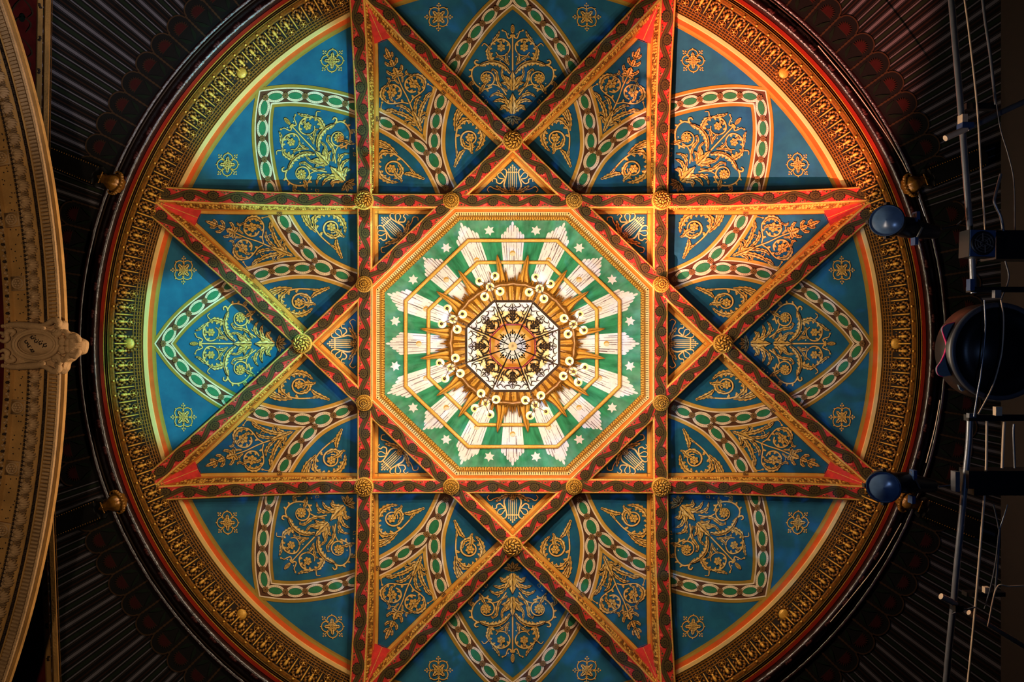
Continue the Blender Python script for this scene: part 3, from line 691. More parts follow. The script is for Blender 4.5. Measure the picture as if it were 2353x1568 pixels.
# ------------------------------------------------------------------ ribs (8)
RIBN = ['right upright', 'lower right slanting', 'lower level', 'lower left slanting', 'left upright', 'upper left slanting', 'upper level', 'upper right slanting']
WALLR = 8.22
for k in range(8):
    ax = math.radians(45 * k); ca, sa = math.cos(ax), math.sin(ax)
    def W3(d, t, z): return (SX * (d * ca - t * sa), d * sa + t * ca, z)
    def tend(sg):
        t = 5.0
        while t < 9:
            x, y, _ = W3(rib_d, sg * t, 0)
            if math.hypot(x, y) > WALLR: break
            t += .02
        return sg * t
    t0, t1 = tend(-1), tend(1); n = 90; off = k * 0.002
    T = [t0 + (t1 - t0) * i / n for i in range(n + 1)]; HW = 0.148
    zz = [z_rib(math.hypot(rib_d, t)) - off for t in T]
    mb = MB()
    def prof(t, z):
        return [(HW + .02, z + 1.0), (HW + .02, z + .03), (HW, z + .005), (HW - .022, z), (-HW + .022, z), (-HW, z + .005), (-HW - .012, z + .02), (-HW - .012, z + .06), (-HW - .0, z + .07), (-HW - .0, z + 1.15)]
    ms = ['side', 'gold', 'gold', 'redl' if False else 'red', 'gold', 'gold', 'giltd', 'giltd', 'side']
    for j, m_ in enumerate(ms):
        rows = []
        for t, z in zip(T, zz):
            a, b = prof(t, z)[j], prof(t, z)[j + 1]; rows.append([W3(rib_d + a[0], t, a[1]), W3(rib_d + b[0], t, b[1])])
        mb.grid(rows, m_)
    # painted vine
    def pos(d, t, ly):
        z = z_rib(math.hypot(rib_d, t)) - off - ly * .003; return W3(rib_d + d, t, z)
    p = Paint(lambda a, b, ly: pos(b, a, ly)); per = 0.897; am = .072
    ph = lambda t: 2 * PI * t / per + k * .7
    Tv = [t0 + (t1 - t0) * i / 400 for i in range(401)]
    p.mir = [1]
    # coral mottling and little sprigs
    for i in range(int((t1 - t0) / .115)):
        t = t0 + .05 + i * .115; g = 1 if (i % 2) else -1
        p.ell((t, g * random.uniform(.06, .11)), random.uniform(.03, .055), random.uniform(.012, .03), 'redl', 1, random.uniform(0, 3), 10)
    vv = [(t, am * math.sin(ph(t))) for t in Tv]
    p.ribbon(vv, .054, 'vined', 2); p.ribbon(vv, .045, 'vine', 3); p.ribbon(vv, .005, 'vined', 4)
    for g in (-1, 1):
        i = 0; t = t0 + .1
    q0 = math.ceil((ph(t0) - PI / 2) / PI); q1 = math.floor((ph(t1) - PI / 2) / PI)
    for q in range(q0, q1 + 1):
        tq = (PI / 2 + q * PI - k * .7) * per / (2 * PI); sgn = 1 if math.sin(ph(tq)) > 0 else -1
        c = (tq - .05, -sgn * .022)
        p.ell(c, .115, .096, 'vined', 4, 0, 52, 13, .10); p.ell(c, .094, .078, 'vine', 5, 0, 44, 11, .09); p.ring(c, .062, .052, .009, 'goldd', 6) if False else None
        p.ell((c[0] + .01, c[1] + .0), .058, .050, 'vined', 6); p.ell((c[0] + .012, c[1] - .004), .045, .036, 'vine', 7); p.ell((c[0] + .012, c[1] - .004), .02, .016, 'vined', 8)
        for dx, dy, rr in ((.17, -.085, .03), (.235, -.095, .024), (.12, -.1, .018)):
            p.ell((tq + dx, sgn * dy), rr, rr * .8, 'rose', 4, 0, 12, 4, .2); p.ell((tq + dx, sgn * dy), rr * .45, rr * .4, 'vined', 5, 0, 8)
    # tone marks on the inner fascia
    mb.v += []; base = len(mb.v)
    for vs_, fs_, m_ in ((p.v, p.f, None),):
        idx = [mb.mi(x) for x in p.mats]; mb.v.extend(vs_)
        for f_, mm in zip(fs_, p.fm): mb.f.append(tuple(i + base for i in f_)); mb.fm.append(idx[mm])
    org = W3(rib_d, 0, 14.6); e = empty('ceiling_rib', '', 'rib', org, 'crossing ribs of the star')
    e['label'] = RIBN[k] + ' red rib painted with a dark wavy vine, beside the octagon'
    child(mb, 'rib_beam', e)
    for sg, te in ((-1, t0), (1, t1)):
        rope = MB(); i = 0; t = 3.42
        while t < abs(te) - .30:
            z = z_rib(math.hypot(rib_d, t)) - off; g = max(0, min(1, (t - 3.3) / 3.2)); dep = .38 + .55 * g
            st_ = .045 + .015 * g; rowsn = 1 if g < .15 else (2 if g < .5 else 3)
            for q in range(rowsn):
                zc = z + dep * (.36 + (.34 * (q / (rowsn - 1) - .5) if rowsn > 1 else 0)) + random.uniform(-.015, .015)
                c = W3(rib_d - HW - .004, sg * (t + random.uniform(-.01, .01)), zc)
                rope.ball(c, .030 + .008 * g, .018 + .012 * g, .035 + .03 * g, 'gilt' if random.random() < .6 else 'giltd', 6, 4, rot=ax + PI / 2 + random.uniform(-.8, .8))
            t += st_; i += 1
        for zo in (.12, .86):
            rope.tube([W3(rib_d - HW, sg * tt_, z_rib(math.hypot(rib_d, tt_)) - off + (.38 + .55 * max(0, min(1, (tt_ - 3.3) / 3.2))) * zo) for tt_ in [3.4 + (abs(te) - .35 - 3.4) * q / 24 for q in range(25)]], .012, 'side', 6)
        child(rope, 'carved_moulding', e, True)

# facets where two ribs run together at each star tip
for k in range(8):
    ax = math.radians(22.5 + 45 * k); fr = frame_axis(ax); mb = MB()
    def R3(a, b, z): x, y = fr(a, b); return (SX * x, y, z)
    a0 = 3.03 / math.cos(math.radians(67.5)); zt = z_rib(a0) + .03; a1 = 7.5; zb = z_kite(a1) - .02; hw = (a0 - a1) * math.tan(math.radians(22.5))
    hw *= 1.7
    mb.add([R3(a0, 0, zt), R3(a1, hw, zb), R3(a1, 0, zb - .05), R3(a1, -hw, zb), R3(a1 + .05, 0, zb + .3)], [(0, 1, 2), (0, 2, 3), (0, 4, 1), (0, 3, 4), (1, 4, 3)], 'red')
    for g in (-1, 0, 1): mb.tube([R3(a0, 0, zt - .01), R3(a1, g * hw * .96, zb - (.06 if g == 0 else .01))], .007, 'gold', 5)
    o = mb.build('star_tip_facet', origin=R3(a1, 0, zb))
    tag(o, 'narrow red facet in the star tip at the ' + KNAME[k][1], 'facet', 'red facets in the star tips')

# ------------------------------------------------------------------ bosses (16)
def boss(x, y, z, R, petals, twist, label, grp):
    e = empty('ceiling_boss', label, 'boss', (x, y, z), grp)
    mb = MB(); NR, NT = 26, 120; rows = []; rel = []
    for i in range(NR + 1):
        q = i / NR; row = []; rl = []; rel.append(rl)
        for j in range(NT):
            rl.append(0); th = 2 * PI * j / NT; h = 0.75 * R * math.sqrt(max(0, 1 - (q * .96) ** 2)) * .8 + .04
            for (r0, r1, n, am, tw) in ((0, .2, 5, .10, 0), (.2, .52, petals // 2, .20, twist), (.52, .92, petals, .22, -twist)):
                if r0 <= q < r1:
                    u = (q - r0) / (r1 - r0); v_ = (math.sin(PI * u) ** .6) * (abs(math.cos(n * (th + tw * u) / 2)) ** .5 * 2 - 1); h += R * am * v_ - (R * .25 if u < .12 else 0); rl[-1] = -1 if (u < .12 or v_ < -.05) else v_
            row.append((R * q * math.cos(th), R * q * math.sin(th), -h))
        rows.append(row)
    mb.grid(rows, 'gilt', True); kd, kb = mb.mi('giltd'), mb.mi('brown')  # sunken faces get darker gilding and brown as painted shade
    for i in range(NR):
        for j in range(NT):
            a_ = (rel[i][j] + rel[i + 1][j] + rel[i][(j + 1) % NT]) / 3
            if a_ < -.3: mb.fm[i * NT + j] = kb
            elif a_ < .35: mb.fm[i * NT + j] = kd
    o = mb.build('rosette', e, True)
    mb = MB(); mb.lathe([(R * .93, .04)] + [(R * (1.02 + .09 * math.cos(t)), -.05 - R * .10 * math.sin(t)) for t in [PI - PI * i / 8 for i in range(9)]] + [(R * 1.1, .06)], 'gilt', 48)
    for j in range(28): mb.ball((R * .95 * math.cos(2 * PI * j / 28), R * .95 * math.sin(2 * PI * j / 28), -.10), R * .055, R * .055, R * .055, 'gilt', 6, 4)
    mb.build('rim', e, True)
MIDN = {0: 'at the right of the star, where two slanting ribs cross', 1: 'at the lower right corner, where level and upright ribs cross', 2: 'at the bottom of the star, below the lyre panel', 3: 'at the lower left corner, where level and upright ribs cross',
        4: 'at the left of the star, where two slanting ribs cross', 5: 'at the upper left corner, where level and upright ribs cross', 6: 'at the top of the star, above the lyre panel', 7: 'at the upper right corner, where level and upright ribs cross'}
INN = ['right side of the octagon, lower one', 'bottom side of the octagon, right one', 'bottom side of the octagon, left one', 'left side of the octagon, lower one', 'left side of the octagon, upper one', 'top side of the octagon, left one', 'top side of the octagon, right one', 'right side of the octagon, upper one']
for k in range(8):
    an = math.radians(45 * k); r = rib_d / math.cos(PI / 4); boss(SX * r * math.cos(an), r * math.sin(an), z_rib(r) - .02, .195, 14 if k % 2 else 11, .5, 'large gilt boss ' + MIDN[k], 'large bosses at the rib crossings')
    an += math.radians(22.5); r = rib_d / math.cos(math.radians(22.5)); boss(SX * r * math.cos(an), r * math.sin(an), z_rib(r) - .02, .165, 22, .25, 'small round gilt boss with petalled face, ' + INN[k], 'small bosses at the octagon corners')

# ------------------------------------------------------------------ octagon frame
def octpt(ap, th_i, z, px=True):
    r = ap / math.cos(math.radians(22.5)); an = math.radians(22.5 + 45 * th_i); k = z / F if px else 1
    return (SX * r * k * math.cos(an), r * k * math.sin(an), z)
def octring(mb, pr, m):
    mb.grid([[octpt(a, i, z) for i in range(8)] for a, z in pr], m, True)
fe = empty('octagonal_cornice', 'stepped orange and gilt moulding around the green octagon', 'moulding', (0, 0, 14.9))
mb = MB(); octring(mb, [(313.5, 14.6), (312.5, 14.57), (310.5, 14.6)], 'goldl'); octring(mb, [(310.5, 14.6), (303.5, 14.8)], 'orange'); octring(mb, [(303.5, 14.8), (302.6, 14.77), (301, 14.8)], 'goldl'); child(mb, 'orange_fascia', fe)
mb = MB(); octring(mb, [(301, 14.8), (300.5, 14.9), (294.5, 14.9)], 'brown')
def on_side(i, ap, s_, z):       # s_ from -1 to 1 along the side
    a = octpt(ap, i, z); b = octpt(ap, i + 1, z); t = (s_ + 1) / 2; return (a[0] + (b[0] - a[0]) * t, a[1] + (b[1] - a[1]) * t, z)
dent = MB(); gad = MB()
for i in range(8):
    a_, b_ = octpt(297, i, 14.86), octpt(297, i + 1, 14.86); rot = math.atan2(b_[1] - a_[1], b_[0] - a_[0])
    for j in range(48):
        dent.box(on_side(i, 297.6, -1 + 2 * (j + .5) / 48, 14.86), .034, .052, .06, 'goldl', rot)
    for j in range(46):
        gad.ball(on_side(i, 289.3, -1 + 2 * (j + .5) / 46, 14.97), .024, .045, .03, 'gilt', 8, 5, rot)
    for j in range(34):
        c = on_side(i, 285.3, -1 + 2 * (j + .5) / 34, 15.04); gad.ball(c, .03, .018, .025, 'gilt', 6, 4, rot)
octring(mb, [(294.5, 14.9), (294, 14.87), (293, 14.9)], 'gilt'); child(mb, 'bead_channel', fe); child(dent, 'dentil_row', fe)
octring(gad, [(293, 14.9), (286, 15.05), (283.5, 15.06), (283, 15.16)], 'giltd'); child(gad, 'gadroon_moulding', fe, True)

# ------------------------------------------------------------------ green octagon with rays
p = Paint(surf(lambda r: 15.12, lambda r: SX, frame_axis(0)))
p.add([p.pos(0, 0, 0)] + [octpt(284.5, i, 15.12) for i in range(8)], [(0, i + 1, (i + 1) % 8 + 1) for i in range(8)], 'octgreen')
random.seed(3)
for k in range(16):
    fr = frame_axis(math.radians(22.5 * k)); tip = 281 if k % 2 == 0 else 301; sh = 248 if k % 2 == 0 else 262
    n = 9; hw0, hw1 = 15.5, 26
    def xat(r): return hw0 + (hw1 - hw0) * (r - 120) / (sh - 120)
    for i in range(n):
        u0 = -1 + 2 * i / n; u1 = -1 + 2 * (i + 1) / n; uc = (u0 + u1) / 2; r1 = sh + (tip - sh) * (1 - abs(uc)) ** .9 - (2 if i % 2 else 0)
        wt = xat(r1) if r1 < sh else hw1 - (hw1 * .12) * (r1 - sh) / (tip - sh)
        pts = [(120, u0 * hw0), (sh, u0 * xat(sh)), (r1 - 3, u0 * wt), (r1, (u0 * .6 + u1 * .4) * wt), (r1, (u0 * .4 + u1 * .6) * wt), (r1 - 3, u1 * wt), (sh, u1 * xat(sh)), (120, u1 * hw0)]
        p.poly([fr(*q) for q in pts], 'white', 1)
    for i in range(1, n):
        u = -1 + 2 * i / n
        for seg in range(random.choice((3, 4, 5))):
            ra = random.uniform(140, 270); rb = min(ra + random.uniform(12, 55), sh + (tip - sh) * (1 - abs(u)) - 4)
            if rb <= ra + 5: continue
            uu = u + random.uniform(-.05, .05)
            p.ribbon([fr(ra, uu * xat(ra)), fr((ra + rb) / 2, uu * xat((ra + rb) / 2) + .3), fr(rb, uu * min(hw1, xat(rb)))], random.uniform(.22, .55), 'grey', 2)
    c = fr(208, 0); p.ell(c, 6.4, 6.4, 'goldl', 3); p.ell((c[0], c[1] - 1.5), 5.4, 4.6, 'ochre', 4); p.ell((c[0] + .6, c[1] + 2), 5.2, 4.2, 'cream', 5)
    an = math.radians(11.25 + 22.5 * k); c = (265 * math.cos(an), 265 * math.sin(an)); pts = []
    for i in range(12):
        t = an + PI * i / 6; rr = 12.2 if i % 2 == 0 else 6.6; pts.append((c[0] + rr * math.cos(t), c[1] + rr * math.sin(t)))
    p.poly([(c[0] + (q[0] - c[0]) * 1.08, c[1] + (q[1] - c[1]) * 1.08) for q in pts], 'octgreen', 1); p.poly(pts, 'white', 2)
og = tag(p.build('painted_ceiling'), 'green octagonal centre panel with white rays and six-pointed stars', 'painted panel')
og.location = (0, 0, 0)
for ap, nm in ((237.5, 'outer'), (187.0, 'inner')):
    mb = MB(); octring(mb, [(ap - 5, 15.11), (ap - 4.4, 15.07)], 'dark'); octring(mb, [(ap - 4.4, 15.07), (ap - 3, 15.05), (ap + 1, 15.045), (ap + 3.4, 15.06)], 'gilt'); octring(mb, [(ap + 3.4, 15.06), (ap + 4.6, 15.11)], 'giltd')
    o = mb.build('octagonal_rail'); tag(o, nm + ' gilt octagonal rail crossing the white rays of the green panel', 'rail')

# ------------------------------------------------------------------ gilded sunburst crown
e = empty('sunburst_crown', 'gilded fluted crown with sixteen curling flames above the chandelier', 'ceiling ornament', (0, 0, 15.0))
def flame(base_r, tip_r, an, hw, bend, z, m='gilt'):
    mb = MB(); rows = []; n = 16
    for i in range(n + 1):
        t = i / n; r = base_r + (tip_r - base_r) * t; a = bend * (t ** 1.7) + bend * .35 * math.sin(t * PI * 1.3); w_ = hw * (1 - t) ** .75 * (1 + .12 * math.sin(t * 9)) + .25
        def q(b, zz):
            k = zz / F; x = r * math.cos(an) - b * math.sin(an); y = r * math.sin(an) + b * math.cos(an); return (SX * x * k, y * k, zz)
        zz = z - .05 * math.sin(PI * t)
        rows.append([q(a - w_, zz + .03), q(a - w_ * .6, zz - .03), q(a - w_ * .25, zz - .012), q(a, zz - .05), q(a + w_ * .3, zz - .012), q(a + w_ * .65, zz - .03), q(a + w_, zz + .03)])
    [mb.grid([[q_[j], q_[j + 1]] for q_ in rows], mm) for j, mm in enumerate((m, m, 'giltd', m, m, 'giltd'))]; mb.rows = rows; return mb  # darker strips put the shade of the folds into the gilding
for k in range(16):
    an = math.radians(11.25 + 22.5 * k); b = (9 if k % 2 else -9)
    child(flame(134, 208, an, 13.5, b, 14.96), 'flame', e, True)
sm_ = MB()
for k in range(16):
    for d, L, hw, bn in ((-.09, 168, 6.5, -4), (.09, 168, 6.5, 4), (.15, 154, 5.5, 3), (-.15, 154, 5.5, -3), (.1963, 157, 5, 0)):
        f_ = flame(132, L + random.uniform(-5, 5), math.radians(11.25 + 22.5 * k) + d, hw, bn, 15.03); [sm_.grid([[q_[j], q_[j + 1]] for q_ in f_.rows], mm) for j, mm in enumerate(('gilt', 'gilt', 'giltd', 'gilt', 'gilt', 'giltd'))]  # small flames carry the same painted fold shade
child(sm_, 'small_flames', e, True)
mb = MB()
for k in range(120):
    an = 2 * PI * k / 120; z = 14.88; r = 139 * z / F + .03 * math.sin(k * 2.4); mb.ball((SX * r * math.cos(an), r * math.sin(an), z), .07, .035, .05, 'giltd', 7, 5, rot=an + .6)
mb.lathe([(143 * 14.9 / F, 15.0), (143 * 14.85 / F, 14.84), (134 * 14.84 / F, 14.82), (132 * 14.9 / F, 14.9)], 'giltd', 96, sx=SX, lobes=32, amp=.012)
child(mb, 'leaf_rope', e, True)
mb = MB(); n = 192; rows = []
for r, z in ((133, 14.88), (126, 14.95), (112, 15.02), (100, 15.05), (80, 15.06), (2, 15.06)):
    rows.append([(SX * r * (z + .02 * (j % 4 > 1)) / F * math.cos(2 * PI * j / n), r * z / F * math.sin(2 * PI * j / n), z + (.025 if j % 4 > 1 else 0)) for j in range(n)])
for j in range(n): mb.grid([[q_[j], q_[(j + 1) % n]] for q_ in rows], 'gilt' if j % 4 > 1 else 'giltd')  # flutes alternate bright and darker gilding as painted relief shade
for k in range(32):
    an = 2 * PI * k / 32; mb.ball((SX * 1.19 * math.cos(an), 1.19 * math.sin(an), 14.92), .03, .03, .03, 'gilt', 8, 5); mb.tube([(SX * 1.03 * math.cos(an), 1.03 * math.sin(an), 14.97), (SX * 1.29 * math.cos(an), 1.29 * math.sin(an), 14.86)], .014, 'gilt', 6)
child(mb, 'fluted_bowl', e, True)

# ------------------------------------------------------------------ chandelier
e = empty('chandelier', 'octagonal iron and opal glass chandelier with globe clusters hanging under the green octagon', 'chandelier', (0, 0.06, CZ))
def CPX(r, an, z, dy=0.0): k = z / F; return (SX * r * k * math.cos(an), r * k * math.sin(an) + 0.045, z)
def octc(ap, i, z): return CPX(ap / math.cos(math.radians(22.5)), math.radians(22.5 + 45 * i), z)
ZO, ZI, ZH = CZ, CZ - .28, CZ - .36
mb = MB()
for i in range(8): mb.tube([octc(103, i, ZO), octc(103, i + 1, ZO)], .022, 'iron', 6)
child(mb, 'outer_frame', e)
mb = MB()
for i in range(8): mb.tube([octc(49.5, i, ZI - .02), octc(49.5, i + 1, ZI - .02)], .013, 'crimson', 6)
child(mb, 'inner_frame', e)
def zat(ap): return ZO + (ZI - ZO) * (103 - ap) / 53.5
for i in range(8):
    g = MB()
    def edge(ap, s_, z): a = octc(ap, i, z); b = octc(ap, i + 1, z); t = (s_ + 1) / 2; return (a[0] + (b[0] - a[0]) * t, a[1] + (b[1] - a[1]) * t, z)
    for a0, a1, m_ in ((102, 80, 'opal'), (80, 58, 'amber'), (58, 49, 'amber2')):
        g.grid([[edge(a, s_, zat(a) + .012) for s_ in (-1, -.33, .33, 1)] for a in (a0, a1)], m_)
    gp = child(g, 'glass_panel', e)
    f_ = MB()
    def q(ap, b): z = zat(ap) - .012; hw = ap * math.tan(math.radians(22.5)); return edge(ap, b / hw, z)
    def sc(pts, r): f_.tube([q(*u) for u in catmull(pts, 5)], [r * (.75 + .8 * math.sin(PI * j / (len(pts) * 5 - 5))) for j in range((len(pts) - 1) * 5 + 1)], 'iron', 5)
    sc([(52, 0), (66, 0), (80, 0), (98, 0)], .011)
    for g2 in (-1, 1):
        for pts, r in (([(52, g2 * 2), (56, g2 * 12), (64, g2 * 17), (70, g2 * 12), (66, g2 * 8)], .012), ([(56, g2 * 18), (62, g2 * 22), (68, g2 * 19)], .011), ([(62, 0), (70, g2 * 4), (74, g2 * 9), (70, g2 * 11)], .009),
                       ([(70, 0), (78, g2 * 4), (84, g2 * 9), (88, g2 * 6)], .009), ([(98, g2 * 2), (90, g2 * 8), (93, g2 * 18), (99, g2 * 14)], .007), ([(96, g2 * 20), (88, g2 * 26), (92, g2 * 34), (98, g2 * 30)], .007),
                       ([(94, g2 * 36), (84, g2 * 33), (76, g2 * 29), (72, g2 * 25), (76, g2 * 22), (80, g2 * 25)], .008), ([(72, g2 * 26), (64, g2 * 24), (58, g2 * 20)], .009), ([(52, g2 * 8), (50, g2 * 16)], .012), ([(88, g2 * 30), (80, g2 * 22), (84, g2 * 18)], .006)):
            sc(pts, r)
    for ap, sz in ((62, .028), (68, .025), (75, .024), (82, .02), (89, .014)):
        for g2 in (-1, 1): f_.ball(q(ap, g2 * 3.4), sz * 1.5, sz * .8, .008, 'iron', 6, 4, rot=math.radians(45 * i + 45) + g2 * .9)
    child(f_, 'filigree', e)
    # the small inner fields round the hub
    g = MB(); a_, b_ = octc(49, i, ZI), octc(49, i + 1, ZI); h0, h1 = octc(9, i, ZH), octc(9, i + 1, ZH)
    mA = tuple((x + y * 1.0) / 2 for x, y in zip(a_, h0)); mB_ = tuple((x + y) / 2 for x, y in zip(b_, h1))
    g.add([a_, b_, mB_, mA], [(0, 1, 2, 3)], 'amber2'); g.add([mA, mB_, h1, h0], [(0, 1, 2, 3)], 'opal'); child(g, 'hub_glass', e)
fl = MB()
for i in range(8):
    an = math.radians(45 * i + 45)
    for (r, da, s_) in ((30, 0, .030), (36, 0, .02), (33, .12, .018), (33, -.12, .018), (25, .2, .016), (25, -.2, .016), (20, .25, .014), (20, -.25, .014), (28, .19, .02), (28, -.19, .02), (39, 0, .012)):
        fl.ball(CPX(r, an + da, ZH - .01), s_ * .9, s_ * .65, .01, 'iron', 6, 4, rot=an + da)
    fl.tube([CPX(20 + 9 * (1 - math.cos(t)) * .8, an + .24 * math.sin(t), ZH - .01) for t in [2 * PI * j / 12 for j in range(13)]], .005, 'iron', 5)
child(fl, 'hub_tracery', e)
hb = MB(); hb.lathe([(0.001, -.16), (.03, -.15), (.035, -.11), (.06, -.09), (.075, -.05), (.075, .0), (.03, .04), (.012, .1)], 'vine', 24, c=(0, .045, ZH)); child(hb, 'hub', e, True)
rod = MB(); rod.tube([(0, .045, ZH), (0, .045, 15.02)], .02, 'iron', 8); child(rod, 'suspension_rod', e)
CL = [(1320, 855), (1231, 934), (1115, 930), (1033, 847), (1038, 733), (1125, 657), (1241, 661), (1320, 745)]
for i in range(8):
    an = math.radians(22.5 + 45 * i); arm = MB(); zc = CZ - .16; cx, cy, _ = P(*CL[i], zc)
    tip = Vector((cx, cy, zc))
    p0 = Vector(CPX(8, an, ZH - .03)); mid1 = p0.lerp(tip, .66); arm.tube([tuple(p0), tuple(p0.lerp(tip, .3) + Vector((0, 0, -.0))), tuple(mid1), tuple(tip)], [.010, .013, .013, .009], 'iron', 7)
    for t in (.30, .62, .72, .80): c = p0.lerp(tip, t); arm.ball(tuple(c), .022, .022, .022, 'iron', 7, 5)
    arm.ball(tuple(tip), .022, .022, .03, 'iron', 8, 5)
    phi = math.atan2(cy, cx); spots = []
    for j in range(4):
        t = phi + PI / 4 + j * PI / 2 + (.06 if i % 2 else -.04); g = Vector((cx + .2 * math.cos(t), cy + .2 * math.sin(t), zc + .03)); arm.tube([tuple(tip), tuple(tip.lerp(g, .5) + Vector((0, 0, -.02))), tuple(g)], .006, 'iron', 6)
        arm.ball(tuple(tip.lerp(g, .45)), .011, .011, .011, 'iron', 6, 4); spots.append(g)
    spots.append(Vector((cx, cy, zc + .14)))
    aa = bpy.data.objects.new('arm', None); 
    ao = child(arm, 'arm', e, True)
    for g in spots:
        gm = MB(); c = (g.x, g.y, g.z + .085); gm.lathe([(.026, -.072), (.052, -.060), (.074, -.02), (.078, .015), (.066, .05), (.04, .068), (.03, .08)], 'globe', 20, c=c)
        gm.lathe([(.030, -.074), (.050, -.066)], 'bulb', 20, c=(g.x, g.y, g.z + .083)); gm.lathe([(0.001, -.105), (.014, -.10), (.02, -.085), (.030, -.074)], 'iron', 14, c=c)
        child(gm, 'globe', ao, True)

# ------------------------------------------------------------------ finials on the ring
for (fx, fy), lab in (((262, 420), 'upper left'), ((266, 1155), 'lower left'), ((2096, 425), 'upper right'), ((2084, 1152), 'lower right')):
    z = 13.0; c = P(fx, fy, z); e = empty('gilt_finial', 'old gilt pineapple-shaped pendant outside the red ring, ' + lab, 'pendant', c, 'pendants on the outer moulding')
    an = math.atan2(fy - 790, fx - 1178); k = z / F; d = (math.cos(an), math.sin(an))
    def L(r, t, h): return ((d[0] * r - d[1] * t) * k, (d[1] * r + d[0] * t) * k, -h)
    mb = MB()
    prof = [(-18, 4), (-16, 17), (-8, 21), (4, 19), (14, 14), (20, 10), (24, 12), (28, 9), (36, 5), (42, 1)]
    rows = []
    for r_, w_ in prof:
        row = []
        for j in range(28):
            t = 2 * PI * j / 28; q = 1 + .10 * math.cos(7 * t); row.append(L(r_, w_ * q * math.cos(t), w_ * k * q * math.sin(t)))
        rows.append(row)
    mb.grid(rows, 'giltd', True); mb.build('carved_body', e, True)
    mb = MB()
    for i in range(11):
        t = -1.6 + 3.2 * i / 10; mb.ball(L(-12 - 10 * math.cos(t), 24 * math.sin(t), .08), .035, .035, .035, 'giltd', 7, 5)
    for t in (-1, 1): mb.tube([L(-22, t * 8, .1), L(-14, t * 26, .1), L(-4, t * 27, .08), (L(0, t * 22, .08))], .018, 'giltd', 6)
    for i in range(9): mb.ball(L(24, -12 + 3 * i, .12), .016, .016, .016, 'giltd', 6, 4)
    mb.build('scroll_bracket', e, True)
    mb = MB(); mb.tube([L(44, 0, -.1), L(180, 0, -.15)], .22, 'palm', 8)
    for i in range(22):
        for t in (-20, 20): mb.ball(L(46 + i * 6, t, .02), .012, .012, .012, 'giltd', 5, 4)
    mb.build('studded_strap', e)

# ------------------------------------------------------------------ stone arch on the left
AZ = 9.7; ARR = 2378.0
def AP(d, s_, h=0.0):            # d: picture distance in from the arch's outer edge, s_: run along the arch, h: relief towards the floor
    r = ARR - d; t = s_ / ARR; z = AZ - h; k = AZ / F
    return ((150 - ARR + r * math.cos(t) - 1178) * k, (795 + r * math.sin(t) - 790) * k, z)
arch = empty('proscenium_arch', 'broad carved stone arch curving down the left edge', 'arch', AP(75, 0))
SS = [-950 + 1900 * i / 90 for i in range(91)]
def aband(prof, m): mb = MB(); mb.grid([[AP(d, s_, h) for s_ in SS] for d, h in prof], m); return mb
mb = aband([(0, -.06), (0, 0), (7, 0)], 'stoneg'); mb.grid([[AP(d, s_, h) for s_ in SS] for d, h in ((7, 0), (8, .04), (12, .05), (14, 0), (16, .0))], 'stone'); child(mb, 'outer_fillet', arch)
mb = aband([(16, 0), (16.5, -.05), (34, -.05), (34.5, 0.02), (37, .03), (38, -.1)], 'stoneg')
for i in range(211): mb.box(AP(25, -945 + 9 * i, -.01), .105, .030, .07, 'stone', (-945 + 9 * i) / ARR)
child(mb, 'fluted_band', arch)
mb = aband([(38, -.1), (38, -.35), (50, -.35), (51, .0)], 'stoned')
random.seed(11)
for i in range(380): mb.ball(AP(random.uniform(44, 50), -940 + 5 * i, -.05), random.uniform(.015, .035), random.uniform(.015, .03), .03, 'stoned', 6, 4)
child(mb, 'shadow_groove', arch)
mb = aband([(50, -.02), (51, 0), (68, .02), (69, -.02)], 'stoneg')
for i in range(51):
    s0 = -940 + 37.5 * i; c = AP(60, s0, .02)
    for j in range(7):
        a = -1.35 + 2.7 * j / 6; n = 5; 
        mb.tube([AP(68 - (16 * math.cos(a) + 1) * q / 4, s0 + 15 * math.sin(a) * (q / 4) ** .8, .03 + .06 * math.sin(PI * q / 4)) for q in range(5)], [.012, .022, .028, .026, .012], 'stone', 6)
    for j in range(4): mb.tube([AP(66 - 4 * q, s0 + 18.7 + (1 if j % 2 else -1) * (1 + q * .8), .05) for q in range(4)], .014, 'stone', 5)
    mb.ball(AP(62, s0, .08), .05, .03, .04, 'stone', 8, 5)
child(mb, 'acanthus_band', arch, True)
mb = aband([(69, -.02), (70, .02), (72, .02), (73, -.03), (84, -.03), (85, .02), (86, 0)], 'stoneg')
for i in range(190):
    s0 = -940 + 10 * i; mb.box(AP(76, s0, -.0), .035, .045, .05, 'stone', s0 / ARR); mb.box(AP(81.5, s0 + 5, -.0), .02, .045, .05, 'stoned', s0 / ARR)
child(mb, 'small_dentil_band', arch)
mb = aband([(86, 0), (86.5, -.03), (120, -.03), (121, 0)], 'stoneg')
for i in range(120):
    for q in range(2): mb.ball(AP(random.uniform(90, 117), -930 + 15.5 * i + random.uniform(-5, 5), -.03), .010, .012, .012, 'stoned', 5, 4)
child(mb, 'plain_frieze', arch)
mb = aband([(121, 0), (122, .03), (124, -.02), (133, -.02), (134, .02), (139, .01), (139.5, -.8)], 'stoneg')
for i in range(270): mb.ball(AP(126 + 5 * (i % 2), -940 + 7 * i, .0), .028, .026, .03, 'stone' if i % 3 else 'stoned', 6, 4)
child(mb, 'beaded_edge', arch)
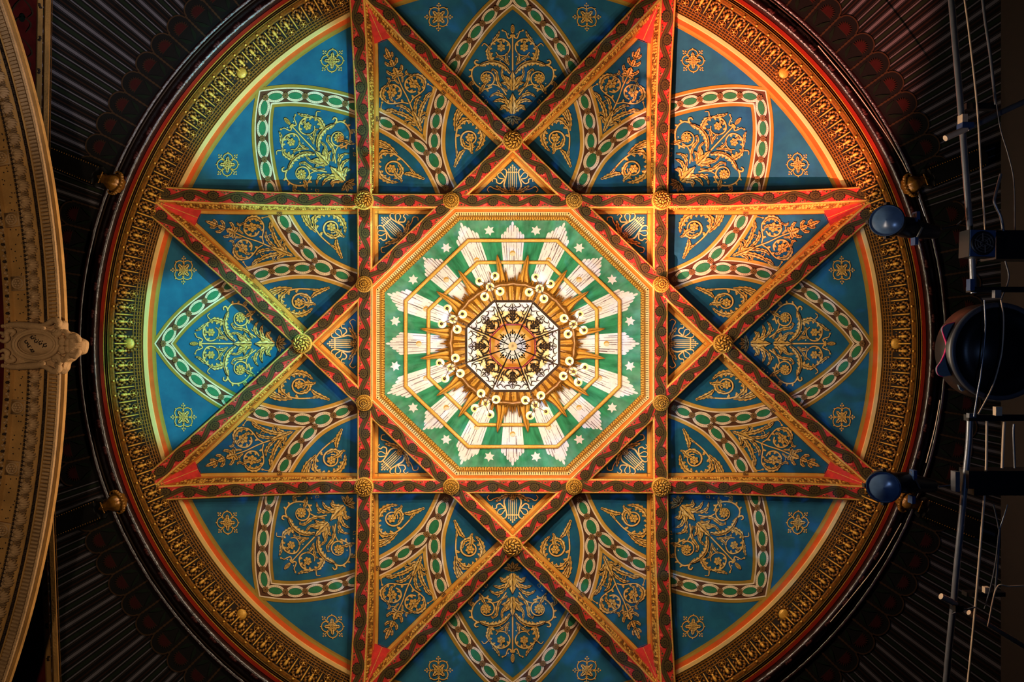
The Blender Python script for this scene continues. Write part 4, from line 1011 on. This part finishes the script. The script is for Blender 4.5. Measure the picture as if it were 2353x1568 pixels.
for yy in (341, 491, 645, 943, 1090, 1240, 190, 40, 1390, 1540):
    s0 = yy - 795; mb = MB(); rot = s0 / ARR; mb.box(AP(103, s0, -.01), .215, .215, .04, 'stone', rot); mb.box(AP(103, s0, .012), .18, .18, .01, 'stoneg', rot)
    c = AP(103, s0, .02)
    mb.tube([(c[0] + .075 * math.cos(t), c[1] + .075 * math.sin(t), c[2]) for t in [2 * PI * i / 20 for i in range(21)]], .016, 'stone', 6)
    for i in range(6): mb.ball((c[0] + .04 * math.cos(i * 1.047), c[1] + .04 * math.sin(i * 1.047), c[2] - .01), .022, .022, .02, 'stone', 6, 4)
    mb.ball((c[0], c[1], c[2] - .02), .02, .02, .02, 'stone', 8, 5); child(mb, 'square_rosette', arch, True)

# cartouche
cx0 = P(97, 795, 9.45); car = empty('carved_cartouche', 'oval carved stone cartouche with scrolls at the middle of the arch', 'cartouche', cx0)
kk = 9.45 / F
def K(x, y, h=0.0): return ((x - 97) * kk, (y - 795) * kk, -h)
mb = MB(); out = [(14, 742), (60, 741), (100, 744), (125, 748), (138, 737), (150, 742), (152, 760), (168, 765), (178, 775), (196, 784), (198, 797), (193, 812), (178, 818), (168, 828), (158, 835), (154, 850), (142, 860), (132, 848), (118, 846), (60, 850), (16, 847), (12, 830), (20, 815), (14, 795), (18, 775), (12, 758)]
oc = catmull(out + [out[0]], 4)[:-1]; n = len(oc); c0 = (97, 795)
mb.grid([[K(*q, -.06) for q in oc], [K(*q, 0) for q in oc], [K(c0[0] + (q[0] - c0[0]) * .94, c0[1] + (q[1] - c0[1]) * .94, .05) for q in oc], [K(c0[0] + (q[0] - c0[0]) * .6, c0[1] + (q[1] - c0[1]) * .6, .07) for q in oc], [K(97, 795, .07)] * n], 'stone', True); mb.build('ground', car, False)
mb = MB(); rows = []
for i in range(9):
    q = i / 8; rows.append([K(95 + 41 * q * math.cos(t), 791 + 24 * q * math.sin(t), .07 + .08 * math.sqrt(max(0, 1 - (q * .98) ** 2))) for t in [2 * PI * j / 48 for j in range(48)]])
mb.grid(rows, 'stone', True)
random.seed(5)
for (ax_, ay_) in ((78, 786), (92, 776), (92, 806), (110, 788), (120, 794), (84, 794), (100, 784)):
    mb.tube([K(ax_ + 3.4 * math.cos(t), ay_ + 3.2 * math.sin(t), .15) for t in [5 * j / 8 for j in range(9)]], .008, 'stoned', 5)
    for q in range(3): mb.ball(K(ax_ + random.uniform(-6, 6), ay_ + random.uniform(-5, 5), .14), .010, .010, .012, 'stoned', 5, 4)
mb.build('oval_shield', car, True)
mb = MB()
for rx, ry, w_, h_ in ((44, 27, .020, .13), (50, 32, .030, .12), (57, 38, .018, .09)):
    mb.tube([K(96 + rx * math.cos(t), 792 + ry * math.sin(t), h_) for t in [2 * PI * j / 48 for j in range(49)]], w_, 'stone', 8)
mb.build('oval_border', car, True)
mb = MB()
def scr(pts, w_): 
    c = catmull(pts, 6); n_ = len(c); mb.tube([K(x, y, .12) for x, y in c], [w_ * (.5 + .7 * math.sin(PI * (j + 1) / (n_ + 1))) for j in range(n_)], 'stone', 8)
for g in (-1, 1):
    Y = lambda v: 795 + g * v
    scr([(20, Y(44)), (45, Y(48)), (75, Y(46)), (100, Y(44)), (112, Y(40)), (108, Y(34))], .045)
    scr([(100, Y(44)), (122, Y(50)), (136, Y(58)), (148, Y(54)), (147, Y(45)), (139, Y(44))], .04)
    scr([(148, Y(48)), (152, Y(34)), (146, Y(26)), (138, Y(30)), (142, Y(38))], .04)
    scr([(152, Y(36)), (166, Y(30)), (174, Y(20)), (186, Y(22)), (194, Y(13)), (188, Y(8))], .04)
    scr([(16, Y(30)), (28, Y(26)), (34, Y(34)), (46, Y(32)), (40, Y(22))], .035); scr([(14, Y(14)), (24, Y(10)), (32, Y(16)), (28, Y(24)), (20, Y(20))], .03)
    scr([(160, Y(18)), (156, Y(8)), (160, Y(0))], .045); scr([(172, Y(16)), (168, Y(7)), (171, Y(0))], .035)
    for i in range(16): mb.ball(K(22 + 6 * i, Y(46 + random.uniform(-3, 3)), .12), .032, .026, .03, 'stone', 7, 5)
    for i in range(9): mb.ball(K(150 + random.uniform(-6, 8), Y(26 + random.uniform(-6, 9)), .13), .028, .028, .03, 'stone', 7, 5)
mb.build('scrollwork', car, True)
mb = MB()
for i in range(7):
    t = -1.2 + 2.4 * i / 6; mb.tube([K(168, 795 + 3 * t, .10), K(182, 795 + 11 * t, .16), K(196 - 2 * abs(t), 795 + 14 * t, .08)], [.015, .035, .02], 'stone', 7)
mb.build('shell', car, True)

# wall strips behind the arch
def vx(y): 
    pts = [(-300, 127), (0, 121), (380, 115), (800, 118), (1200, 128), (1568, 141), (1900, 155)]
    for (a, xa), (b, xb) in zip(pts, pts[1:]):
        if a <= y <= b: return xa + (xb - xa) * (y - a) / (b - a)
YS = [-300 + 40 * i for i in range(56)]; WZL = 12.2
def vstrip(x0, x1, m, z=WZL, name=None, label=None, raised=0.0):
    mb = MB(); mb.grid([[P(vx(y) + x0, y, z) for y in YS], [P(vx(y) + (x0 * .8 + x1 * .2), y, z - raised) for y in YS], [P(vx(y) + (x0 * .2 + x1 * .8), y, z - raised) for y in YS], [P(vx(y) + x1, y, z) for y in YS]], m); return mb
mb = vstrip(-300, -36, 'wallred', WZL + .02); struct(tag(mb.build('wall_left'), 'dark red painted wall with scrollwork behind the stone arch'))
mb = vstrip(-36, -22, 'stoneg', WZL, raised=.03)
for i in range(26):
    for q in range(3): mb.ball(P(vx(max(-290, -290 + i * 75)) - 29 + random.uniform(-2, 2), -290 + i * 75 + q * 4, WZL - .03), .03, .02, .02, 'stoned', 6, 4)
struct(tag(mb.build('trim_3'), 'ochre painted border strip with dark spots behind the arch'))
mb = vstrip(-20, -3, 'stoneg', WZL, raised=.12); mb.grid([[P(vx(y) - 2, y, WZL) for y in YS], [P(vx(y) - 1, y, WZL - .05) for y in YS], [P(vx(y), y, WZL) for y in YS]], 'giltd'); struct(tag(mb.build('trim_4'), 'rounded ochre moulding edging the dark ceiling behind the arch'))
mb = MB(); pw = Paint(lambda a, b, ly: P(a, b, WZL - .01 - .004 * ly)); 
for i in range(24):
    y0 = -280 + i * 92; 
    if 420 < y0 < 1150: continue
    x0 = vx(y0) - 70
    for g in (-1, 1):
        for pts in ([(x0, y0), (x0 + 14 * g, y0 + 14), (x0 + 24 * g, y0 + 34), (x0 + 12 * g, y0 + 46)], [(x0 + 2 * g, y0 + 40), (x0 + 20 * g, y0 + 60), (x0 + 8 * g, y0 + 80)]):
            c = catmull(pts, 6); pw.ribbon(c, lambda t: .5 + 1.6 * math.sin(PI * t), 'palmg', 1)
    pw.ell((x0, y0 + 45), 7, 10, 'palmgr', 1)
struct(tag(pw.build('trim_5'), 'painted green and ochre scrolls on the dark red wall'))
# right-hand wall beyond the rigging
mb = MB(); mb.grid([[P(2300, y, 12.6) for y in YS], [P(2420, y, 11.6) for y in YS], [P(2900, y, 10) for y in YS]], 'black'); struct(tag(mb.build('wall_right'), 'dark wall at the right edge behind the rigging'))

# ------------------------------------------------------------------ lighting rig on the right
GZ = 9.0
def G(x, y, dz=0.0): return P(x, y, GZ + dz)
def rigobj(name, pts, r, m, label, cat='pipe', dz=0.0, group=None, n=10, step=6, extra=None):
    mb = MB(); c = catmull(pts, step); w3 = [G(x, y, dz) for x, y in c]; mb.tube(w3, r, m, n); o = mb.build(name, None, True, origin=w3[0]); tag(o, label, cat, group); return o
PW = 6.6 * GZ / F
rigobj('rigging_pipe', [(2181, -60), (2195, 100), (2208, 250), (2218, 380), (2227, 500), (2234, 600), (2237, 674)], PW, 'steel', 'long bluish steel pipe running down from the top, right side')
rigobj('rigging_pipe', [(2229, 955), (2226, 1020), (2218, 1100), (2210, 1190), (2200, 1290), (2190, 1400), (2180, 1500), (2168, 1640)], PW, 'steel', 'long steel pipe running down to the bottom edge, right side')
rigobj('thin_rod', [(2208, -60), (2225, 60), (2245, 240), (2255, 400), (2264, 532)], .012, 'tan', 'thin rod beside the upper steel pipe', 'rod')
rigobj('thin_rod', [(2252, -60), (2263, 40), (2276, 130), (2288, 240)], .018, 'steel', 'thin bluish rod near the top right corner', 'rod')
rigobj('thin_rod', [(2268, 960), (2266, 1080), (2262, 1140), (2250, 1290), (2238, 1430), (2225, 1560), (2215, 1640)], .015, 'tan', 'thin tan rod beside the lower steel pipe', 'rod')
rigobj('thin_rod', [(2308, 970), (2306, 1000), (2303, 1076)], .018, 'tan', 'short tan rod above the lower dark crossbeam', 'rod')
rigobj('thin_rod', [(2330, 975), (2329, 1000), (2332, 1076)], .014, 'steel', 'short bluish rod at the right above the lower crossbeam', 'rod')
rigobj('thin_rod', [(2297, 1215), (2293, 1290), (2287, 1360)], .012, 'steel', 'short bluish rod low on the right below the crossbeam', 'rod')
rigobj('scaffold_tube', [(2172, 318), (2196, 307), (2220, 296)], .042, 'tan', 'pale end of the upper slanting tube, left of the pipe', 'tube', -.1)
rigobj('scaffold_tube', [(2222, 296), (2270, 274), (2310, 254), (2380, 222)], .040, 'steel', 'upper slanting steel tube reaching the right edge', 'tube', .12)
rigobj('scaffold_tube', [(2162, 1371), (2180, 1380), (2196, 1390)], .042, 'tan', 'pale end of the lower slanting tube, left of the pipe', 'tube', -.1)
rigobj('scaffold_tube', [(2226, 1408), (2265, 1432), (2320, 1466), (2390, 1508)], .036, 'tan', 'lower slanting tan tube reaching the right edge', 'tube', .12)
CB = 'black cables hanging in the rig'
rigobj('cable', [(2300, 400), (2287, 450), (2286, 468), (2300, 500), (2306, 535)], .018, 'steel', 'bent shiny cable left of the right edge, above the fan box', 'cable', -.05)
rigobj('cable', [(2290, 240), (2300, 300), (2318, 360), (2330, 420), (2332, 530)], .008, 'cable', 'thin cable curving down near the right edge, upper part', 'cable')
rigobj('cable', [(2262, 690), (2264, 760), (2254, 860), (2247, 900), (2238, 958)], .010, 'steel', 'bluish cable crossing the big round lamp', 'cable', -.3)
rigobj('cable', [(2300, 690), (2306, 730), (2304, 790), (2298, 830), (2280, 890), (2248, 952)], .009, 'tan', 'pale cable curving across the big round lamp', 'cable', -.3)
rigobj('cable', [(2270, 1440), (2290, 1352), (2320, 1348), (2380, 1346)], .010, 'tan', 'thin pale cable running to the right edge, lower part', 'cable', -.1)
rigobj('cable', [(2188, 1412), (2205, 1404), (2225, 1400), (2240, 1396)], .010, 'steel', 'short wire tied round the lower pipe', 'cable', -.15)
rigobj('cable', [(2310, 600), (2318, 640), (2300, 690)], .010, 'cable', 'short black cable between fan box and round lamp', 'cable')
rigobj('cable', [(2283, 1160), (2292, 1200), (2296, 1216), (2306, 1190), (2315, 1160)], .008, 'steel', 'forked thin wire below the lower crossbeam', 'cable')
rigobj('cable', [(2296, 1216), (2288, 1290), (2276, 1350), (2262, 1400)], .008, 'cable', 'thin cable hanging from the forked wire', 'cable')
rigobj('edge_glint', [(1880, 105), (1960, 202), (2030, 300), (2068, 362), (2085, 395)], .008, 'tan', 'thin strand standing for the glint on the dark ring edge, upper right', 'glint', 3.2)  # strands added for the light caught along the dark moulding's edge
rigobj('edge_glint', [(2160, 920), (2148, 985), (2128, 1064)], .008, 'tan', 'thin strand standing for the ring edge glint above the lower spotlight', 'glint', 2.0)
rigobj('edge_glint', [(2071, 1203), (2020, 1290), (1965, 1362), (1908, 1430)], .008, 'tan', 'thin strand standing for the glint on the dark ring edge, lower right', 'glint', 3.2)
rigobj('edge_glint', [(2112, 456), (2126, 497)], .010, 'steel', 'short strand standing for the ring edge glint above the upper spotlight', 'glint', 1.5)
def boxes(name, lst, label, cat, m='blackmetal'):
    mb = MB(); o0 = G(lst[0][0], lst[0][1])
    for x, y, w_, h_, dz, dd, mm in lst: mb.box(G(x, y, dz), w_ * GZ / F, h_ * GZ / F, dd, mm or m)
    return tag(mb.build(name, origin=o0), label, cat)
boxes('crossbeam', [(2330, 566, 120, 66, .1, .3, None), (2292, 540, 30, 10, -.1, .1, None)], 'black crossbeam box right of the fan box', 'beam')
boxes('crossbeam', [(2310, 1106, 180, 56, .1, .3, None), (2240, 1100, 50, 40, 0, .2, None), (2195, 1106, 10, 46, 0, .1, 'steel')], 'lower black crossbeam below the round lamp', 'beam')
boxes('clamp_bar', [(2290, 666, 130, 12, .0, .1, None), (2290, 676, 14, 18, -.1, .06, 'steel'), (2230, 655, 10, 26, -.1, .08, 'bluepl')], 'black bar above the round lamp, holding the upper pipe end', 'bar')
boxes('clamp_bar', [(2290, 960, 140, 14, .0, .1, None), (2232, 955, 16, 10, -.1, .06, 'steel'), (2292, 945, 14, 20, -.1, .06, 'tan')], 'black bar below the round lamp, holding the lower pipe end', 'bar')
boxes('pipe_clamp', [(2218, 290, 26, 12, -.1, .12, 'bluepl'), (2212, 277, 12, 24, -.1, .1, 'tan')], 'blue clamp where the upper tube crosses the pipe', 'clamp')
boxes('steel_bar', [(2250, 246, 70, 14, .1, .1, None)], 'black bar across the pipe just above the upper slanting tube', 'bar')
boxes('steel_bar', [(2260, 1364, 90, 10, .1, .1, None), (2266, 1356, 12, 14, .05, .06, 'tan')], 'black bar across the pipe just above the lower slanting tube', 'bar')
boxes('pipe_clamp', [(2198, 1396, 18, 14, -.12, .12, None)], 'black clamp where the lower tube crosses the pipe', 'clamp')
# fan box
fb = empty('fan_box', 'square dark blue housing with round grille on the upper pipe', 'fan', G(2245, 562, -.25)); k = GZ / F
mb = MB(); mb.box((0, 0, 0), 58 * k, 60 * k, .2, 'blackmetal', .03); mb.box((0, 0, -.105), 56 * k, 58 * k, .01, 'bluepl', .03); mb.build('housing', fb)
mb = MB(); mb.lathe([(.001, -.125), (23 * k, -.125), (25 * k, -.13), (27 * k, -.11)], 'blackmetal', 32)
for r_ in (8, 14, 20): mb.tube([(r_ * k * math.cos(t), r_ * k * math.sin(t), -.132) for t in [2 * PI * j / 24 for j in range(25)]], .004, 'cable', 5)
mb.build('grille', fb, True)
mb = MB()
for j in range(6):
    t = j * PI / 3; mb.tube([(4 * k * math.cos(t), 4 * k * math.sin(t), -.13), (22 * k * math.cos(t + .4), 22 * k * math.sin(t + .4), -.13)], .008, 'cable', 5)
mb.build('fan_blade_guard', fb)
# spotlights
from mathutils import Matrix
def spotlight(px, py, ang, label, flip=1):
    e = empty('stage_spotlight', label, 'spotlight', P(px, py, 8.8), 'spotlights over the ring'); k = 8.8 / F
    R = 35 * k; axis = Vector((-math.sin(ang), 0.06 * flip, -math.cos(ang))).normalized(); rq = Vector((0, 0, -1)).rotation_difference(axis).to_matrix()
    def bl(name, prof, m, n=40, lobes=None):
        mb = MB(); mb.lathe(prof, m, n); mb.v = [tuple(rq @ Vector(v)) for v in mb.v]; return mb.build(name, e, True)
    bl('barrel', [(R * .94, -.0), (R * 1.03, -.01), (R * 1.05, .02), (R * 1.02, .05), (R, .06), (R * .99, .30), (R * .8, .36), (R * .5, .38), (.001, .38)], 'blackmetal')
    bl('lens', [(.001, -.055), (R * .4, -.045), (R * .7, -.025), (R * .93, .0)], 'lens')
    bl('lens_rim', [(R * .93, -.0), (R * .95, -.015), (R * 1.0, -.01)], 'bluepl')
    mb = MB()
    for t in (PI / 2, -PI / 2, PI):
        c = rq @ Vector((R * 1.06 * math.cos(t), R * 1.06 * math.sin(t), .03)); mb.box(tuple(c), .05, .05, .06, 'blackmetal', t)
    mb.build('lens_clip', e)
    mb = MB(); q = lambda x, y, z: ((x - px) * k, (y - py) * k, z)
    mb.tube([q(px + 42, py, .3), q(px + 90, py + 4, .4), q(px + 130, py + 10, .45), q(px + 165, py + 14, .45)], [.13, .15, .12, .09], 'blackmetal', 14); mb.build('lamp_housing', e, True)
    mb = MB(); mb.box(q(px + 100, py - 18, .3), 8 * k, 24 * k, .1, 'bluepl'); mb.box(q(px + 96, py + 40, .3), 8 * k, 18 * k, .1, 'bluepl'); mb.tube([q(px + 98, py - 26, .32), q(px + 104, py + 10, .2), q(px + 97, py + 46, .32)], .02, 'blackmetal', 8)
    mb.build('yoke', e); mb = MB(); mb.tube([q(px + 160, py + 10, .3), q(px + 190, py + 4, .25), q(px + 196, py - 6, .2)], .014, 'blackmetal', 8); mb.build('power_lead', e)
spotlight(2037, 507, math.radians(36), 'stage spotlight with blue lens over the ring, upper of the two', 1)
spotlight(2030, 1120, math.radians(30), 'stage spotlight with blue lens over the ring, lower of the two', -1)
# big round lamp
e = empty('round_stage_lamp', 'large black round lamp cut by the right edge', 'stage lamp', P(2286, 808, 8.9)); k = 8.9 / F
mb = MB(); mb.lathe([(.001, -.08), (60 * k, -.08), (62 * k, -.02), (100 * k, -.02), (101 * k, -.09), (110 * k, -.09), (112 * k, -.06), (111 * k, .25), (60 * k, .5), (.001, .55)], 'blackmetal', 64); mb.build('lamp_drum', e, True)
mb = MB(); mb.lathe([(101 * k, -.092), (102 * k, -.10), (111 * k, -.10), (112.5 * k, -.06)], 'cable', 64); mb.build('front_ring', e, True)
gel = catmull([(2262, 708), (2230, 722), (2205, 738), (2178, 746), (2168, 756), (2172, 772), (2178, 790), (2175, 810), (2165, 832), (2156, 845), (2158, 860), (2170, 866), (2196, 866), (2215, 900), (2240, 860), (2240, 760)], 4)
mb = MB(); z0, z1 = .03, .055; q = [((x - 2286) * k, (y - 808) * k) for x, y in gel]; tr = geometry.tessellate_polygon([[Vector((a, b, 0)) for a, b in q]])
mb.add([(a, b, z0) for a, b in q] + [(a, b, z1) for a, b in q], [tuple(t) for t in tr] + [tuple(i + len(q) for i in t) for t in tr] + [(i, (i + 1) % len(q), (i + 1) % len(q) + len(q), i + len(q)) for i in range(len(q))], 'gel'); mb.build('gel_sheet', e)
mb = MB(); nn_ = len(q) * 12 // 16; mb.tube([(a, b, z0 - .004) for a, b in q[:nn_]], [.004 + .014 * max(0, math.sin(PI * (i - 16) / 18)) if 16 < i < 34 else .005 for i in range(nn_)], 'pink', 6); mb.build('gel_edge', e, True)
